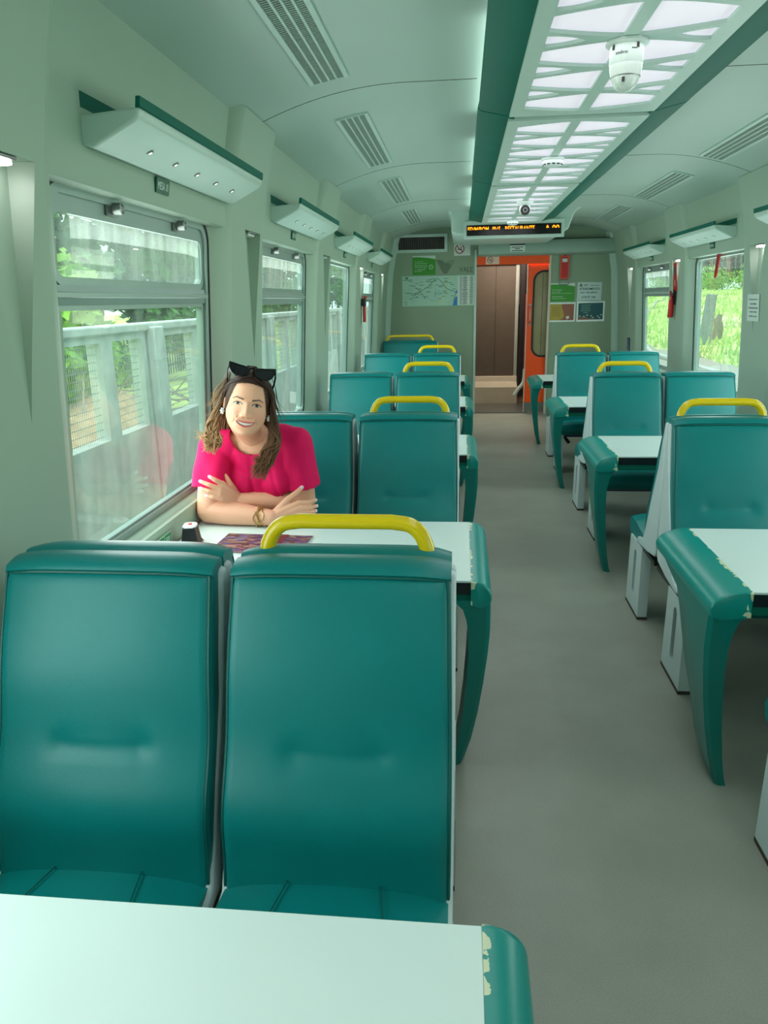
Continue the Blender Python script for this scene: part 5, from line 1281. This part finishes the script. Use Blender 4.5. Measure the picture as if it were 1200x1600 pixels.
        for i in range(nl):
            bx, by, bz, br = rnd.choice(blobs); d = Vector((rnd.gauss(0, 1), rnd.gauss(0, 1), rnd.gauss(0, 1))).normalized(); c_ = Vector((bx, by, bz))+d*br*rnd.uniform(.55, 1.0)
            u = Vector((rnd.gauss(0, 1), rnd.gauss(0, 1), rnd.gauss(0, .6))).normalized(); v = u.cross(d+Vector((0, 0, .3))); v.normalize(); a, q = ls*rnd.uniform(.5, 1), ls*rnd.uniform(.25, .5)
            b.add([c_-u*a, c_-v*q, c_+u*a, c_+v*q], [(0, 1, 2, 3)], 0)
        b.build('foliage', ml[kind], r, fix=False)
    for i in range(21):
        y = 8+4.6*i if i < 13 else 64+10*(i-12); tree(-11.5-(i % 3)*2.2-.06*y, y+rnd.uniform(-1, 1), -.4, rnd.uniform(6.5, 9.5), rnd.uniform(2.4, 3.4), 2 if i % 3 else 1, 'leafy tree outside the left windows, %s in its row from the near end' % ordn[i], 'trees outside the left windows')
    for i, (x, y, h, k) in enumerate(((-7.6, 13.5, 3.4, 0), (-8.4, 16.0, 2.8, 0), (-8.8, 24, 2.6, 1))):
        tree(x, y, -.9, h, 1.5, k, ('bright green tree above the fence at the left edge of the nearest window', 'bright green shrub above the fence in the nearest window, second from the left', 'mid green shrub beyond the earth heap')[i], 'shrubs outside the left windows', 'bush', 900, .25)
    for i in range(15):
        y = 60+9*i; tree(36+(i % 3)*4+.03*y, y+rnd.uniform(-2, 2), 1.7, rnd.uniform(10, 15), rnd.uniform(5, 7), (2, 1, 2)[i % 3], 'tall tree at the meadow edge on the right, %s in its row' % ordn[i], 'trees outside the right windows', nl=1500, low=.05)
    for i in range(9):
        y = 64+9*i; tree(27+.05*y+(i % 2)*2, y, 1.2, rnd.uniform(2.6, 3.6), 3.6, 0, 'bright bush before the trees outside the right windows, %s from the near end' % ordn[i], 'bushes outside the right windows', 'bush', 900, .1)
    # grass tufts on the meadow
    b = MB()
    for i in range(5200):
        x = rnd.uniform(9.4, 30); y = x*rnd.uniform(2.4, 5.2); z = zr(x, y); a = rnd.uniform(0, 2*PI); hgt = rnd.uniform(.15, .5); w_ = rnd.uniform(.03, .09); c_, s_ = math.cos(a), math.sin(a); lx, ly = rnd.uniform(-.15, .15), rnd.uniform(-.15, .15)
        b.add([(x-c_*w_, y-s_*w_, z-.03), (x+c_*w_, y+s_*w_, z-.03), (x+lx, y+ly, z+hgt)], [(0, 1, 2)])
    o = b.build('meadow_tufts', mat('tuft_green', (172, 206, 112), .8, var=.3, scale=.5, spec=.1), fix=False); tag(o, 'tufts of bright grass on the meadow outside the right windows', 'grass', kind='stuff')
    # dirt path, posts, siding rail
    b = MB(); pts = [(15.5, 46, 0), (17.0, 52, 0), (16.2, 58, 0), (19.5, 66, 0)]
    P_ = crom(pts, 8); b.loft([[(p.x-1.1, p.y, zr(p.x-1.1, p.y)-.1), (p.x-.8, p.y, zr(p.x-.8, p.y)+.05), (p.x+.8, p.y, zr(p.x+.8, p.y)+.05), (p.x+1.1, p.y, zr(p.x+1.1, p.y)-.1)] for p in P_]); struct(b.build('ground_path', mat('pale_path', (206, 196, 160), .95, var=.15)))
    b = MB(); b.loft([[(sx_*w_, sy_*w_, z) for sx_, sy_ in ((-1, -1), (1, -1), (1, 1), (-1, 1))] for w_, z in ((.24, -.3), (.20, 2.3), (.18, 2.35))]); o = b.build('concrete_post', mat('weathered_concrete', (120, 136, 128), .9, var=.2), bevel=.03); o.location = (11.6, 37.6, zr(11.6, 37.6)); o.rotation_euler = (0, math.radians(3), 0); tag(o, 'grey concrete post in the meadow beyond the right window', 'post')
    b = MB(); b.tube([(0, 0, -.2), (.05, 0, .6), (.0, .06, 1.0), (.10, .05, 1.25)], [.28, .24, .20, .10], 9); o = b.build('tree_stump', mat('grey_stump', (120, 118, 96), .9, var=.3, scale=6)); o.location = (13.4, 41.5, zr(13.4, 41.5)); tag(o, 'weathered wooden stump in the meadow right of the concrete post', 'stump')
    b = MB(); P_ = crom([(25.5, 98.6, 0), (18.9, 79.2, 0), (13.2, 57, 0), (10.3, 44.4, 0), (8.65, 36.2, 0), (8.1, 31.9, 0), (8.0, 24, 0)], 8); b.tube([(p.x, p.y, max(-.93, zr(p.x, p.y)+.08) if p.x > 9.2 else -.93) for p in P_], .10, 6); o = b.build('siding_rail', mat('worn_rail', (176, 184, 178), .4, metal=.5)); tag(o, 'curved pale siding rail seen through the farthest right window', 'rail')
outside()
